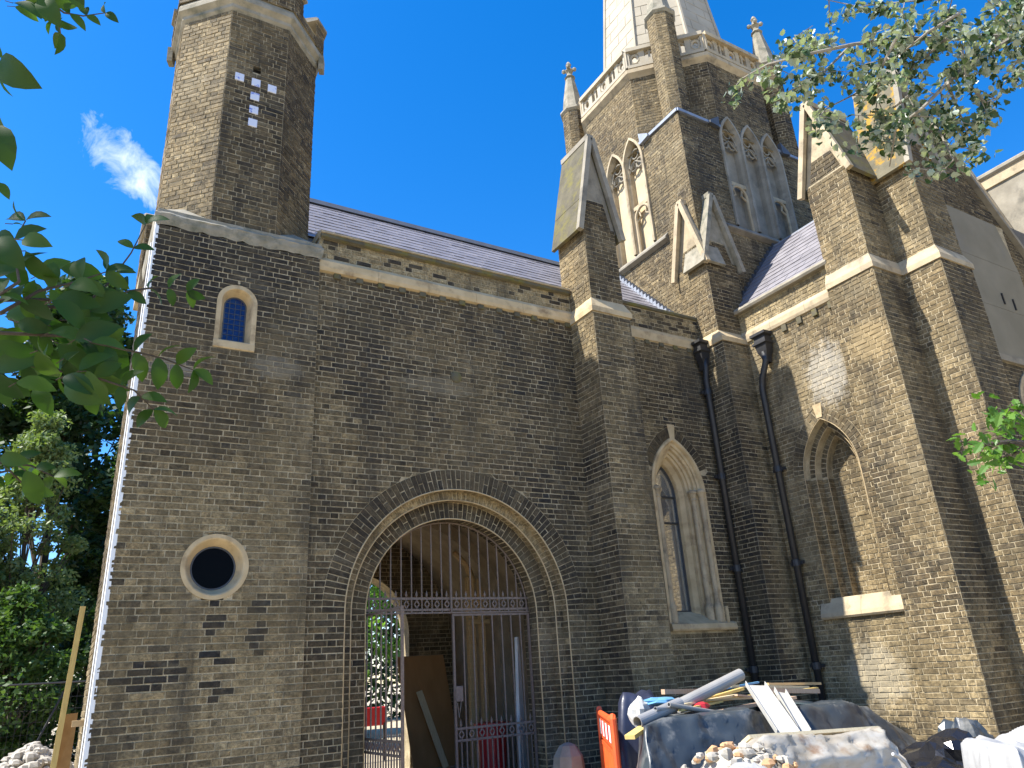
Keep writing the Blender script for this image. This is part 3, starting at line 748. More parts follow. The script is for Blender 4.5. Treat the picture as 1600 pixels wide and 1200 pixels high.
# pale rebuilt band
T.face(wall, mb, (0, 0.012, 0), NY, 6.9, 7.60, rect(TX1, 6.75), lambda p: None)
T.face(wall, None, (0, 0.012, 0), NY, 7.19, 7.53, rect(TX1 + .004, 6.73), tint_new, mortar=False)
P0 = lambda r: arch_pts(AX, GZ, AZ, r, r, 0, 26)
sweep(mb, (0, 0, 0), NY, [(P0(1.61), 0), (P0(1.61), .13), (P0(1.49), .13), (P0(1.49), .26), (P0(1.26), .26), (P0(1.26), .62)])
wall.data = mb.mesh('wall', 'mortar')
for r_, y_ in ((1.61, 0), (1.49, .13), (1.26, .26)):      # pale lime arris on each order
    b_ = MB(); b_.tube([(x_, y_ - .002, z_) for x_, z_ in arch_pts(AX, GZ, AZ, r_, r_, 0, 40)], .010, 6); b_.obj('arris', 'stone_new', R_, smooth=True)
def tint_arch(p): 
    return (uni(0, .55), clamp(uni(-.25, .2)), uni(.1, .5))
def tint_arch2(p):
    k = clamp((p[2] - AZ - .2) / .9); return (uni(.2, .9), clamp(uni(0.05, .5) + .45 * k), uni(0, .25) * (1 - k))
T.ring(wall, (0, 0, 0), NY, (AX, AZ), 1.618, 1.885, PI, 0, 76, tint_arch)
T.ring(wall, (0, .13, 0), NY, (AX, AZ), 1.50, 1.604, PI, 0, 70, tint_arch2, split=False)
T.ring(wall, (0, .26, 0), NY, (AX, AZ), 1.268, 1.482, PI, 0, 60, tint_arch)
def soffit(r, y0, y1, n, rows, tf):
    for k in range(n):
        a = PI * (k + .5) / n; n_ = Vector((-math.cos(a), 0, -math.sin(a))); cen = Vector((AX, 0, AZ)) - n_ * r
        V_ = Vector((0, 1, 0)); U_ = V_.cross(n_); hw = PI * r / n / 2 - .005
        for q in range(rows):
            a0 = y0 + (y1 - y0) * q / rows + .005; a1 = y0 + (y1 - y0) * (q + 1) / rows - .005
            pts = [cen - U_ * hw + V_ * a0, cen + U_ * hw + V_ * a0, cen + U_ * hw + V_ * a1, cen - U_ * hw + V_ * a1]
            T.bricks.append((pts, cen, U_, V_, n_, tf(cen), wall, .006, 'voussoir'))
soffit(1.61, 0, .13, 70, 1, tint_arch2); soffit(1.49, .13, .26, 66, 1, tint_arch2); soffit(1.26, .26, .62, 54, 2, tint_gate)
for r, y0, y1 in ((1.61, 0, .13), (1.49, .13, .26), (1.26, .26, .62)):
    T.face(wall, None, (AX + r, 0, 0), NX, GZ, AZ, rect(-y1, -y0), tint_gate, mortar=False)
    T.face(wall, None, (AX - r, 0, 0), PX, GZ, AZ, rect(y0, y1), tint_gate, mortar=False)
for r0, r1, y in ((1.49, 1.61, .13), (1.26, 1.49, .26)):
    T.face(wall, None, (0, y, 0), NY, GZ, AZ, rect(AX + r0, AX + r1), tint_gate, mortar=False)
    T.face(wall, None, (0, y, 0), NY, GZ, AZ, rect(AX - r1, AX - r0), tint_gate, mortar=False)
x = TX1 + .002
while x < 6.70:
    L = min(uni(.75, .95), 6.745 - x); b_ = MB()
    b_.prism([(x, .02, 6.95), (x, -.045, 6.97), (x, -.06, 7.02), (x, -.06, 7.12), (x, -.012, 7.185), (x, .02, 7.185)], (L - .004, 0, 0)); b_.obj('band_stone', 'stone_new', R_); x += L
for k in range(13):
    b_ = MB(); xx = TX1 + .22 + k * .325; b_.bbox(xx, xx + .1, -.035, .02, 6.885, 6.965, .006); b_.obj('dentil', 'stone_moss', R_)
b_ = MB(); b_.lathe((0, 0), [(.0, 0), (.085, 0), (.085, .012), (.06, .022), (.02, .03)], 20); pl = b_.obj('tie_plate', 'stone_moss', R_)
pl.matrix_basis = Matrix.Translation((4.54, -.008, 5.68)) @ Matrix.Rotation(PI / 2, 4, 'X')
# roof: added lead flat behind the eaves, then slates set clear of turret shadow
PIT = 1.12; EV = Vector((0, 1, PIT)).normalized()
b_ = MB(); b_.prism([(2.44, 1.45, 8.40), (2.44, 3.05, 10.19), (2.44, 4.9, 8.1), (2.44, 4.9, 7.45), (2.44, 1.45, 7.45)], (6.56, 0, 0)); b_.obj('roof', 'lead_dark', R_)
b_ = MB(); slates(b_, (2.44, 1.42, 8.40), (1, 0, 0), EV, 6.56, 2.40, ex=.2, wd=.22); s_ = b_.obj('slates', 'slate', R_); s_['kind'] = 'stuff'
b_ = MB(); b_.prism([(2.44, 2.92, 10.16), (2.44, 3.05, 10.34), (2.44, 3.18, 10.16)], (6.57, 0, 0)); b_.obj('ridge_tile', 'lead_dark', R_)
b_ = MB(); b_.prism([(2.47, -.045, 7.56), (2.47, -.075, 7.565), (2.47, -.075, 7.59), (2.47, .10, 7.68), (2.47, 1.5, 7.72), (2.47, 1.5, 7.545)], (4.24, 0, 0)); b_.obj('eaves_stone', 'stone', R_)
b_ = MB(); b_.prism([(2.475, -.02, 7.49), (2.475, -.06, 7.51), (2.475, -.06, 7.56), (2.475, .0, 7.56)], (4.23, 0, 0)); b_.obj('eaves_moulding', 'stone_moss', R_)
# interior of the passage
b_ = MB(); vp = [(4.6 + 1.93 * math.cos(a), 2.3 + 1.93 * math.sin(a)) for a in [PI * k / 24 for k in range(25)]]
vp = [(6.53, GZ)] + vp + [(2.67, GZ)]
for (a, c_), (d_, e_) in zip(vp, vp[1:]): b_.quad((a, .6, c_), (d_, .6, e_), (d_, 4.6, e_), (a, 4.6, c_))
vault = b_.obj('vault', 'vault_plaster', R_)
for (y0, y1) in ((2.3, 2.55),):
    rb = MB(); q0 = [(4.6 + 1.93 * math.cos(a), 2.3 + 1.93 * math.sin(a)) for a in [PI * k / 24 for k in range(25)]]; q1 = [(4.6 + 1.74 * math.cos(a), 2.3 + 1.74 * math.sin(a)) for a in [PI * k / 24 for k in range(25)]]
    q0 = [(6.53, GZ)] + q0 + [(2.67, GZ)]; q1 = [(6.34, GZ)] + q1 + [(2.86, GZ)]
    for i in range(len(q0) - 1):
        A, B_, C_, D_ = q1[i], q1[i + 1], q0[i + 1], q0[i]
        rb.quad((A[0], y0, A[1]), (B_[0], y0, B_[1]), (B_[0], y1, B_[1]), (A[0], y1, A[1])); rb.quad((A[0], y0, A[1]), (D_[0], y0, D_[1]), (C_[0], y0, C_[1]), (B_[0], y0, B_[1])); rb.quad((A[0], y1, A[1]), (B_[0], y1, B_[1]), (C_[0], y1, C_[1]), (D_[0], y1, D_[1]))
    rb.obj('rib', 'vault_plaster', R_)
mb = MB(); bw = link('back_wall', bpy.data.meshes.new('back_wall'), R_); hr = arch_hole(AX, -1, 2.4, 1.1, 1.1)
T.face(bw, mb, (0, 4.5, 0), NY, GZ, 4.3, sub(rect(2.6, 6.6), hr), tint_std(.2, .1), mres=.05)
q = arch_pts(AX, GZ, 2.4, 1.1, 1.1, 0, 16); sweep(mb, (0, 4.5, 0), NY, [(q, 0), (q, .4)])
bw.data = mb.mesh('back_wall', 'mortar')
b_ = MB()
b_.box(TX1 + .01, 2.66, .05, 4.9, GZ, 7.5); b_.box(6.55, 6.69, .63, 4.9, GZ, 7.5)
for (z0, z1, x0, x1) in ((3.6, 7.5, 2.46, 6.7),): b_.box(2.67, 6.54, 4.52, 4.9, z0, z1)
b_.box(2.67, AX - 1.12, 4.52, 4.9, GZ, 3.6); b_.box(AX + 1.12, 6.54, 4.52, 4.9, GZ, 3.6); b_.box(2.67, 6.54, .62, 4.5, 4.25, 4.4)
b_.box(2.67, 6.54, .05, .6, 4.1, 7.4)
b_.obj('core', 'vault_plaster', R_)
T.finish()

# ================================================================== CHAPEL BAY with the first buttress
R_ = empty('chapel_bay', (8.3, 0.3, GZ), 'narrow brick bay with a stone lancet window beside a gabled buttress', 'building')
T = Masonry(R_)
def tint_bay(p):
    a = tint_std(0.22, 0.12, 0.45)(p); k = clamp((4.5 - p[2]) / 3) * .10; return (a[0], clamp(a[1] + k), a[2])
WC, WZS, WW, WR = 8.60, 4.27, 0.585, 1.02
mb = MB(); wall = link('wall', bpy.data.meshes.new('wall'), R_)
hm = arch_hole(WC, 2.1, WZS, WW, WR)
def hb(v): return arch_hole(WC, 2.06, WZS, WW, WR)(v) if v <= WZS + .35 else arch_hole(WC, 2.06, WZS, WW + .19, WR + .19)(v)
T.face(wall, mb, (0, 0, 0), NY, GZ, 7.60, sub(rect(7.3, 9.70), hm), lambda p: None)
T.face(wall, None, (0, 0, 0), NY, GZ, 6.95, sub(rect(7.47, 9.66), hb), tint_bay, mortar=False)
T.face(wall, None, (0, 0, 0), NY, 7.19, 7.58, rect(7.42, 9.66), lambda p: tint_new(p) if rnd() < .45 else tint_std(.1, .3)(p), mortar=False)
for sg in (1, -1):                                                     # hood of voussoirs, two arcs
    dx = WR - WW; cc = (WC - dx, WZS) if sg > 0 else (WC + dx, WZS); a_ap = math.acos(dx / (WR + .1))
    if sg > 0: T.ring(wall, (0, 0, 0), NY, cc, WR + .008, WR + .185, 0.36, a_ap - .03, 11, tint_arch, split=False)
    else: T.ring(wall, (0, 0, 0), NY, cc, WR + .008, WR + .185, PI - .36, PI - a_ap + .03, 11, tint_arch, split=False)
b_ = MB(); b_.prism([(WC - .05, -.014, 5.17), (WC + .05, -.014, 5.17), (WC + .085, -.014, 5.42), (WC - .085, -.014, 5.42)], (0, .05, 0)); b_.obj('keystone', 'stone_new', R_)
wall.data = mb.mesh('wall', 'mortar')
# buttress
mb = MB(); bt = link('buttress', bpy.data.meshes.new('buttress'), R_)
BX0, BX1, BY = 6.70, 7.45, -0.63
T.face(bt, mb, (0, BY, 0), NY, GZ, 6.92, rect(BX0, BX1), tint_bay); T.face(bt, mb, (BX0, 0, 0), NX, GZ, 6.92, rect(-.02, -BY), lambda p: tint_sunlit(.35, .7)(p) if p[2] > 5.2 else tint_std(.05, .3)(p));  # left face: sunlight put into the tint of the upper brick only
mb.quad((BX1, BY, GZ), (BX1, 0, GZ), (BX1, 0, 6.92), (BX1, BY, 6.92))
UX0, UX1, UY = 6.745, 7.405, -.565
T.face(bt, mb, (0, UY, 0), NY, 7.1, 8.62, rect(UX0, UX1), tint_shaft); T.face(bt, mb, (UX0, 0, 0), NX, 7.1, 8.62, rect(-.2, -UY), tint_sunlit(.4, .8))
mb.quad((UX1, UY, 7.1), (UX1, .2, 7.1), (UX1, .2, 8.62), (UX1, UY, 8.62)); mb.quad((UX0, .2, 7.1), (UX0, .2, 8.62), (UX1, .2, 8.62), (UX1, .2, 7.1))
bt.data = mb.mesh('buttress', 'mortar')
weathering(R_, BX0, BX1, BY, .1, 6.92, 7.20, UX0 - BX0, BX1 - UX1, UY - BY, 'stone_new')
saddle(R_, T, bt, (0, UY, 0), NY, UX0 - .05, UX1 + .05, 8.58, 10.42, .78, 'stone_moss', zb=9.16, stone='stone_grey')
# band, parapet coping, roof
for (x0, x1) in ((7.48, 8.3), (8.304, 9.05), (9.054, 9.66)):
    b_ = MB(); b_.prism([(x0, .02, 6.95), (x0, -.03, 6.97), (x0, -.035, 7.12), (x0, -.006, 7.185), (x0, .02, 7.185)], (x1 - x0, 0, 0)); b_.obj('band_stone', 'stone_new', R_)
for k in range(6):
    b_ = MB(); xx = 7.62 + k * .33; b_.bbox(xx, xx + .1, -.03, .02, 6.885, 6.965, .006); b_.obj('dentil', 'stone_moss', R_)
b_ = MB(); b_.bbox(7.40, 9.68, -.04, .3, 7.59, 7.66, .015); b_.obj('parapet_coping', 'stone_moss', R_)
b_ = MB(); b_.prism([(8.42, .25, 7.50), (8.42, 2.15, 9.66), (8.42, 4.1, 7.50)], (1.295, 0, 0)); b_.obj('roof', 'lead_dark', R_)
b_ = MB(); slates(b_, (8.42, .24, 7.53), (1, 0, 0), EV, 1.29, 2.87, ex=.21, wd=.22); s_ = b_.obj('slates', 'slate', R_); s_['kind'] = 'stuff'
b_ = MB()                                                              # stepped lead flashing against the tower
for k in range(22):
    p = Vector((9.70, .25 + k * .087, 7.56 + k * .087 * PIT)); b_.box(9.60, 9.715, p.y, p.y + .08, p.z + .02, p.z + .15)
b_.obj('flashing', 'lead', R_)
b_ = MB(); b_.prism([(8.42, 2.03, 9.65), (8.42, 2.15, 9.80), (8.42, 2.27, 9.65)], (1.28, 0, 0)); b_.obj('ridge_tile', 'lead_dark', R_)
# lancet window
A_ = lambda i, zb=2.12: arch_pts(WC, zb, WZS, WW, WR, i, 14)
lw = MB()
sweep(lw, (0, 0, 0), NY, [(A_(0), .03), (A_(0), -.016), (A_(.045), -.02), (A_(.06), 0), (A_(.075), .035), (A_(.115), .045), (A_(.12), .07), (A_(.155), .085), (A_(.165), .13), (A_(.21), .14), (A_(.215), .17), (A_(.25), .185), (A_(.262), .24), (A_(.33), .30), (A_(.35), .37), (A_(.36), .42)])
lwo = lw.obj('lancet_window', 'stone_new', R_)
for sx in (-1, 1):
    for (i, d, r) in ((.095, .012, .046), (.195, .105, .046)):
        c_ = MB(); cx = WC + sx * (WW - i); c_.lathe((cx, d), [(r * 1.5, 2.18), (r * 1.5, 2.42), (r * 1.15, 2.46), (r, 2.49), (r, 4.13), (r * 1.2, 4.14), (r * 1.2, 4.165), (r, 4.175), (r * 1.5, 4.25), (r * 1.75, 4.26), (r * 1.75, 4.30), (r * 1.2, 4.32)], 14)
        c_.obj('colonnette', 'stone', lwo, smooth=False)
g = MB(); fill(g, (0, 0, 0), NY, arch_pts(WC, 2.37, WZS, WW, WR, .345, 14), .385); g.obj('pane', 'glass_mirror', lwo)
g = MB(); sweep(g, (0, 0, 0), NY, [(A_(.345), .36), (A_(.358), .355), (A_(.375), .36), (A_(.375), .39)])
for z in (3.80, 4.24): g.bar((WC - .235, .37, z), (WC + .235, .37, z), .03, .026)
g.bar((WC - .235, .37, 2.375), (WC + .235, .37, 2.375), .03, .03); g.obj('frame', 'iron_black', lwo)
b_ = MB(); b_.prism([(WC - .60, -.07, 2.06), (WC - .60, -.085, 2.09), (WC - .60, -.07, 2.16), (WC - .60, .36, 2.375), (WC - .60, .36, 2.06)], (1.36, 0, 0)); b_.obj('sill', 'stone_new', lwo)
b_ = MB(); b_.bbox(WC + .60, WC + .655, -.05, .02, 2.17, 2.42, .008); b_.obj('stop', 'stone_new', lwo)
T.finish()
# ================================================================== SPIRE TOWER
TC = Vector((11.82, 1.74, 0)); TH = 2.1; TOH = TH * math.tan(PI / 8)
R_ = empty('spire_tower', (TC.x, TC.y, GZ), 'tall brick church tower turning octagonal under a pale stone spire', 'tower')
T = Masonry(R_); T.mat_stone_block = 'stone_spire'
def tint_tower(p):
    a = tint_std(0.16, 0.12, 0.5)(p); return a
ZS, ZC = 12.33, 14.28
def tw_hole(v):
    if v < 9.70: return []
    L = []
    for k in (-1, 0, 1): L += arch_hole(k * .62, 9.7, 12.0, .315, .90)(v)
    if v <= 12.0: return [(-.935, .935)]
    return L
def tw_iv(v): return [(-TH, TH)] if v < ZS else [(-TOH, TOH)]
mb = MB(); wall = link('wall', bpy.data.meshes.new('wall'), R_)
for n_ in (NX, NY):
    T.face(wall, mb, TC + n_ * TH, n_, 6.9, ZC, sub(tw_iv, tw_hole), tint_sunlit(.36, .78) if n_ is NX else tint_tower, mres=.05)
for n_ in (PX, PY):
    O = TC + n_ * TH; U_ = Vector((0, 0, 1)).cross(n_)
    mb.quad(O - U_ * TH + Vector((0, 0, GZ)), O + U_ * TH + Vector((0, 0, GZ)), O + U_ * TH + Vector((0, 0, ZS)), O - U_ * TH + Vector((0, 0, ZS)))
    mb.quad(O - U_ * TOH + Vector((0, 0, ZS)), O + U_ * TOH + Vector((0, 0, ZS)), O + U_ * TOH + Vector((0, 0, ZC)), O - U_ * TOH + Vector((0, 0, ZC)))
for dg in (225, 315, 135, 45): T.face(wall, mb, TC + octn(dg) * TH, octn(dg), ZS - .1, ZC, rect(-TOH, TOH), tint_sunlit(.36, .78) if dg == 225 else tint_tower, mres=.1)
mb.quad(*(TC + Vector((sx * (TH - .005), sy * (TH - .005), ZS)) for sx, sy in ((-1, -1), (1, -1), (1, 1), (-1, 1))))
wall.data = mb.mesh('wall', 'mortar')
# lead capping of the square's shoulders
for n_ in (NX, NY):
    U_ = Vector((0, 0, 1)).cross(n_)
    for s0, s1 in ((-TH - .02, -TOH - .0), (TOH + .0, TH + .02)):
        a = TC + n_ * (TH + .0) + U_ * s0 + Vector((0, 0, ZS + .02)); c_ = TC + n_ * TH + U_ * s1 + Vector((0, 0, ZS + .02))
        b_ = MB(); b_.bar(a, c_, .10, .07); b_.obj('lead_capping', 'lead', R_)
# windows
def tower_window(n_):
    O = TC + n_ * TH; U_ = Vector((0, 0, 1)).cross(n_); P = lambda u, z, d: O + U_ * u + Vector((0, 0, z)) - n_ * d
    f_ = MB()
    for k in (-1, 0, 1):
        A_ = lambda i, zb=9.84: arch_pts(k * .62, zb, 12.0, .318, .905, i, 10)
        sweep(f_, O, n_, [(A_(-.03), .02), (A_(-.03), -.05 - .004 * (k + 1)), (A_(.025), -.055 - .004 * (k + 1)), (A_(.04), -.01), (A_(.075), .06), (A_(.085), .15), (A_(.09), .2)])
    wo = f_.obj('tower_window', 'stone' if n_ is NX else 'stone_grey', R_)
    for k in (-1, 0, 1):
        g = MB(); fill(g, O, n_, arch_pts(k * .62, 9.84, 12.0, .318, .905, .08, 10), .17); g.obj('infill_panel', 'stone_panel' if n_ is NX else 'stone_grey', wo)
        tr = MB(); x0 = k * .62; hw = .235
        for sg in (-1, 1):                                             # cusped head: foils and a hanging cusp
            pts = [P(x0 + sg * hw * math.cos(a) * (1 if q < 5 else .9), 12.06 + .30 * math.sin(a), .07) for q, a in enumerate([PI / 2 * j / 6 for j in range(7)])]
            tr.tube(pts, .026, 6)
            c2 = [P(x0 + sg * (.10 + .10 * math.cos(a)), 12.04 + .11 * math.sin(a), .08) for a in [2 * PI * j / 10 for j in range(11)]]
            tr.tube(c2, .022, 5)
        c3 = [P(x0 + .11 * math.cos(a), 12.32 + .12 * math.sin(a), .08) for a in [2 * PI * j / 10 for j in range(11)]]; tr.tube(c3, .022, 5)
        tr.tube([P(x0 - hw, 11.93, .06), P(x0, 12.12, .05), P(x0 + hw, 11.93, .06)], .022, 5)
        tr.obj('tracery', 'stone_grey', wo)
        if k != 0:
            t2 = MB(); t2.tube([P(x0 - hw, 9.85, .06), P(x0 - hw, 10.66, .06)] + [P(x0 - hw * math.cos(a), 10.66 + .28 * math.sin(a), .05) for a in [PI * j / 10 for j in range(1, 10)]] + [P(x0 + hw, 10.66, .06), P(x0 + hw, 9.85, .06)], .034, 6)
            t2.bar(P(x0 - hw - .03, 10.97, .06), P(x0 + hw + .03, 10.97, .06), .05, .09)
            for sg in (-1, 1): t2.tube([P(x0 + sg * .21, 10.64, .07), P(x0 + sg * .09, 10.72, .07), P(x0 + sg * .12, 10.86, .07)], .022, 5)
            t2.obj('sub_arch', 'stone', wo)
    for sg in (-1, 1):
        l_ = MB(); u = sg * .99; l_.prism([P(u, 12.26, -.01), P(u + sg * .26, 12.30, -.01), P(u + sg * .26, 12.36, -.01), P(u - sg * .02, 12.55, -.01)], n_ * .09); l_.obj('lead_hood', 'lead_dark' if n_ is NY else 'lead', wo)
    b_ = MB(); b_.prism([P(-1.32, 9.68, -.10), P(-1.32, 9.62, .02), P(-1.32, 9.84, .02), P(-1.32, 9.84, .0), P(-1.32, 9.72, -.10)][::-1], U_ * 2.64); b_.obj('sill', 'stone_grey', wo)
tower_window(NX); tower_window(NY)
# cornice and pierced parapet
mb = MB(); mb.lathe((TC.x, TC.y), [((TH) * k8, 14.20), ((TH + .03) * k8, 14.24), ((TH + .10) * k8, 14.32), ((TH + .10) * k8, 14.42), ((TH + .02) * k8, 14.46), (.5, 14.47)], 8, r8); mb.obj('cornice', 'stone', R_)
for dg in range(0, 360, 45):
    n_ = octn(dg); O = TC + n_ * (TH + .0); U_ = Vector((0, 0, 1)).cross(n_); hw = (TH) * math.tan(PI / 8); P = lambda u, z, d=0: O + U_ * u + Vector((0, 0, z)) - n_ * d
    b_ = MB(); b_.bar(P(-hw, 14.985), P(hw, 14.985), .24, .10); b_.bar(P(-hw, 14.50), P(hw, 14.50), .18, .08)
    pn = 5; wdt = 2 * hw / pn
    for k in range(pn + 1):
        u = -hw + k * wdt; b_.bar(P(u, 14.5), P(u, 14.97), .12, .10 if 0 < k < pn else .14, up=n_)
    for k in range(pn):
        u = -hw + (k + .5) * wdt
        if k % 2 == 0:
            b_.tube([P(u + .10 * math.cos(a), 14.74 + .13 * math.sin(a)) for a in [2 * PI * j / 10 for j in range(11)]], .045, 6)
            for sx in (-1, 1):
                for sz in (-1, 1): b_.bar(P(u + sx * .09, 14.74 + sz * .11), P(u + sx * .17, 14.74 + sz * .21), .09, .07)
        else:
            b_.bar(P(u, 14.5), P(u, 14.96), .05, .06, up=n_); b_.tube([P(u - .13, 14.82), P(u, 14.93), P(u + .13, 14.82)], .03, 5)
    b_.obj('pierced_parapet', 'stone_spire' if dg in (180, 225) else 'stone', R_)
# corner shafts with spirelets
for (sx, sy) in ((-1, -1), (-1, 1), (1, -1)):
    C_ = TC + Vector((sx * 1.74, sy * 1.74, 0)); sh = link('corner_shaft', bpy.data.meshes.new('corner_shaft'), R_); mb = MB(); ra = .29; zt = 15.35
    for dg in range(0, 360, 45):
        if octn(dg).dot(Vector((-.75, -.66, 0))) < -.3: continue
        T.face(sh, mb, C_ + octn(dg) * ra, octn(dg), ZS - .25, zt, rect(-ra * .414, ra * .414), tint_sunlit(.36, .75) if dg in (135, 180, 225) else tint_tower, mres=.5)
    sh.data = mb.mesh('corner_shaft', 'mortar')
    b_ = MB(); b_.lathe((C_.x, C_.y), [(.30 * k8, zt - .03), (.345 * k8, zt + .03), (.335 * k8, zt + .09), (.27 * k8, zt + .13), (.22 * k8, zt + .55), (.115 * k8, zt + 1.22), (.10 * k8, zt + 1.25), (.14 * k8, zt + 1.29), (.10 * k8, zt + 1.34), (.08, zt + 1.40)], 8, r8); sp_ = b_.obj('spirelet', 'stone_worn', R_)
    f_ = MB(); zz = zt + 1.40
    f_.lathe((C_.x, C_.y), [(.05, zz - .04), (.07, zz + .06), (.12, zz + .14), (.07, zz + .22), (.05, zz + .30), (.08, zz + .36), (.03, zz + .46)], 8)
    for a in range(4):
        d = octn(a * 90 + 45); f_.ball(Vector((C_.x, C_.y, zz + .17)) + d * .15, .06, 6, 4); f_.bar(Vector((C_.x, C_.y, zz + .15)), Vector((C_.x, C_.y, zz + .18)) + d * .15, .06, .06)
    f_.obj('finial', 'stone_worn', sp_)
# spire of coursed stone
sp = link('spire', bpy.data.meshes.new('spire'), R_); mb = MB(); SA, SZ0, SZ1 = 1.62, 14.4, 31.0
for dg in range(0, 360, 45):
    n0 = octn(dg); b0 = TC + n0 * SA + Vector((0, 0, SZ0)); apx = TC + Vector((0, 0, SZ1)); V_ = (apx - b0).normalized(); H_ = (apx - b0).length
    n_ = (n0 - V_ * n0.dot(V_)).normalized(); hw0 = SA * math.tan(PI / 8)
    iv = lambda v: [(-hw0 * (1 - v / H_), hw0 * (1 - v / H_))] if v < H_ - .02 else []
    T.face(sp, mb, b0, n_, 0, H_ - .3, iv, lambda p: (.5, 0, 0), course=.34, S=.62, j=.014, proud=.006, V=V_, kind='stone_block', flemish=False, mres=2.0) if dg in (135, 180, 225, 270, 315) else mb.add([b0 + V_.cross(n_) * -hw0, b0 + V_.cross(n_) * hw0, apx], [(0, 1, 2)])
sp.data = mb.mesh('spire', 'stone_grey')
for k in range(8):
    d = octn(22.5 + 45 * k); b_ = MB(); b_.tube([TC + d * SA * k8 + Vector((0, 0, SZ0)), TC + Vector((0, 0, SZ1)) + d * .05], [.05, .02], 6); b_.obj('spire_rib', 'stone_spire', R_)
# clasping corner buttress with crossed gables
mb = MB(); bt = link('buttress', bpy.data.meshes.new('buttress'), R_)
LX, LY = 9.61, -.575; UXm, UYm = 9.64, -.485
T.face(bt, mb, (0, LY, 0), NY, GZ, 6.95, rect(LX, 10.25), lambda p: tint_bay(p) if p[0] > 9.9 else tint_std(.12, .35)(p)); T.face(bt, mb, (LX, 0, 0), NX, GZ, 6.95, rect(0, -LY), lambda p: tint_std(.02, .35)(p))
T.face(bt, mb, (0, UYm, 0), NY, 7.1, 8.74, rect(UXm, 10.46), tint_tower); T.face(bt, mb, (UXm, 0, 0), NX, 6.9, 8.74, rect(-.26, -UYm), tint_sunlit(.38, .78))
mb.quad((10.46, UYm, 7.1), (10.46, .3, 7.1), (10.46, .3, 8.74), (10.46, UYm, 8.74)); mb.quad((UXm, .26, 7.0), (UXm, .26, 8.74), (9.73, .26, 8.74), (9.73, .26, 7.0)); mb.quad((UXm, UYm, 8.74), (10.46, UYm, 8.74), (10.46, .26, 8.74), (UXm, .26, 8.74))
bt.data = mb.mesh('buttress', 'mortar')
weathering(R_, LX, 10.25, LY, .0, 6.95, 7.20, UXm - LX, 0, UYm - LY, 'stone_new')
saddle(R_, T, bt, (UXm, 0, 0), NX, -.27, -UYm + .01, 8.72, 10.10, .42, 'stone_worn', zb=9.12, stone='stone')
saddle(R_, T, bt, (0, UYm, 0), NY, UXm - .02, 10.48, 8.72, 10.16, .50, 'stone_worn', zb=9.18, stone='stone_worn')
T.finish()

# ================================================================== TRANSEPT
XB = 10.25
R_ = empty('transept', (12.5, -1.8, GZ), 'sunlit brick transept with a blind pointed arch, corner buttresses and a rendered gable', 'building')
T = Masonry(R_)
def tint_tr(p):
    a = tint_std(0.22, 0.02, 0.82)(p); k = clamp((1.6 - p[2] + .5 * nz3(p, 1.2, 4)) / 1.0)  # brightened brick: sunlight put into the transept's tint
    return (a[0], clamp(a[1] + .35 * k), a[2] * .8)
mb = MB(); wall = link('wall', bpy.data.meshes.new('wall'), R_)
VC, VZS, VW, VR = 1.72, 4.28, .515, 1.03          # blind arch, u = -y
hm = arch_hole(VC, 2.15, VZS, VW, VR)
def hb(v): return arch_hole(VC, 2.10, VZS, VW, VR)(v) if v <= VZS else arch_hole(VC, 2.1, VZS, VW + .205, VR + .205)(v)
T.face(wall, mb, (XB, 0, 0), NX, GZ, 7.62, sub(rect(.4, 2.62), hm), lambda p: None)
T.face(wall, None, (XB, 0, 0), NX, GZ, 6.98, sub(rect(.57, 2.52), hb), tint_tr, mortar=False)
T.face(wall, None, (XB, 0, 0), NX, 7.22, 7.60, rect(.48, 2.54), lambda p: (uni(.5, 1), uni(.7, 1), 0), mortar=False)
def tint_va(p): return (uni(.3, .8), clamp(uni(-.2, .25)), uni(0, .25))
dx = VR - VW
for i_, d_ in ((0, 0), (.105, .15), (.21, .30)):
    b_ = MB(); b_.tube([(XB + d_ - .002, -u_, z_) for u_, z_ in arch_pts(VC, 2.36, VZS, VW, VR, i_, 18)], .005, 6); b_.obj('arris', 'stone_new', R_, smooth=True)
VA = lambda i: arch_pts(VC, 2.16, VZS, VW, VR, i, 14)
sweep(mb, (XB, 0, 0), NX, [(VA(0), 0), (VA(0), .15), (VA(.105), .15), (VA(.105), .30), (VA(.21), .30), (VA(.21), .44)]); fill(mb, (XB, 0, 0), NX, VA(.20), .44)
for (i0, i1, d, jz) in ((-.20, -.005, 0, 1), (.006, .10, .15, 1), (.111, .205, .30, 1)):
    r0, r1 = VR - i1, VR - i0; am = math.acos(dx / ((r0 + r1) / 2)); n = max(8, int(am * (r0 + r1) / 2 / .075))
    O = (XB + d, 0, 0)
    T.ring(wall, O, NX, (VC - dx, VZS), r0, r1, 0.02, am - .02, n, tint_va, split=(d == 0)); T.ring(wall, O, NX, (VC + dx, VZS), r0, r1, PI - .02, PI - am + .02, n, tint_va, split=(d == 0))
for (i0, i1, d) in ((0, .105, .15), (.105, .21, .30)):
    T.face(wall, None, (XB + d, 0, 0), NX, 2.36, VZS, rect(VC - VW + i0, VC - VW + i1), tint_tr, mortar=False); T.face(wall, None, (XB + d, 0, 0), NX, 2.36, VZS, rect(VC + VW - i1, VC + VW - i0), tint_tr, mortar=False)
T.face(wall, None, (XB + .44, 0, 0), NX, 2.36, 5.2, arch_hole(VC, 2.3, VZS, VW - .215, VR - .215), tint_tr, mortar=False)
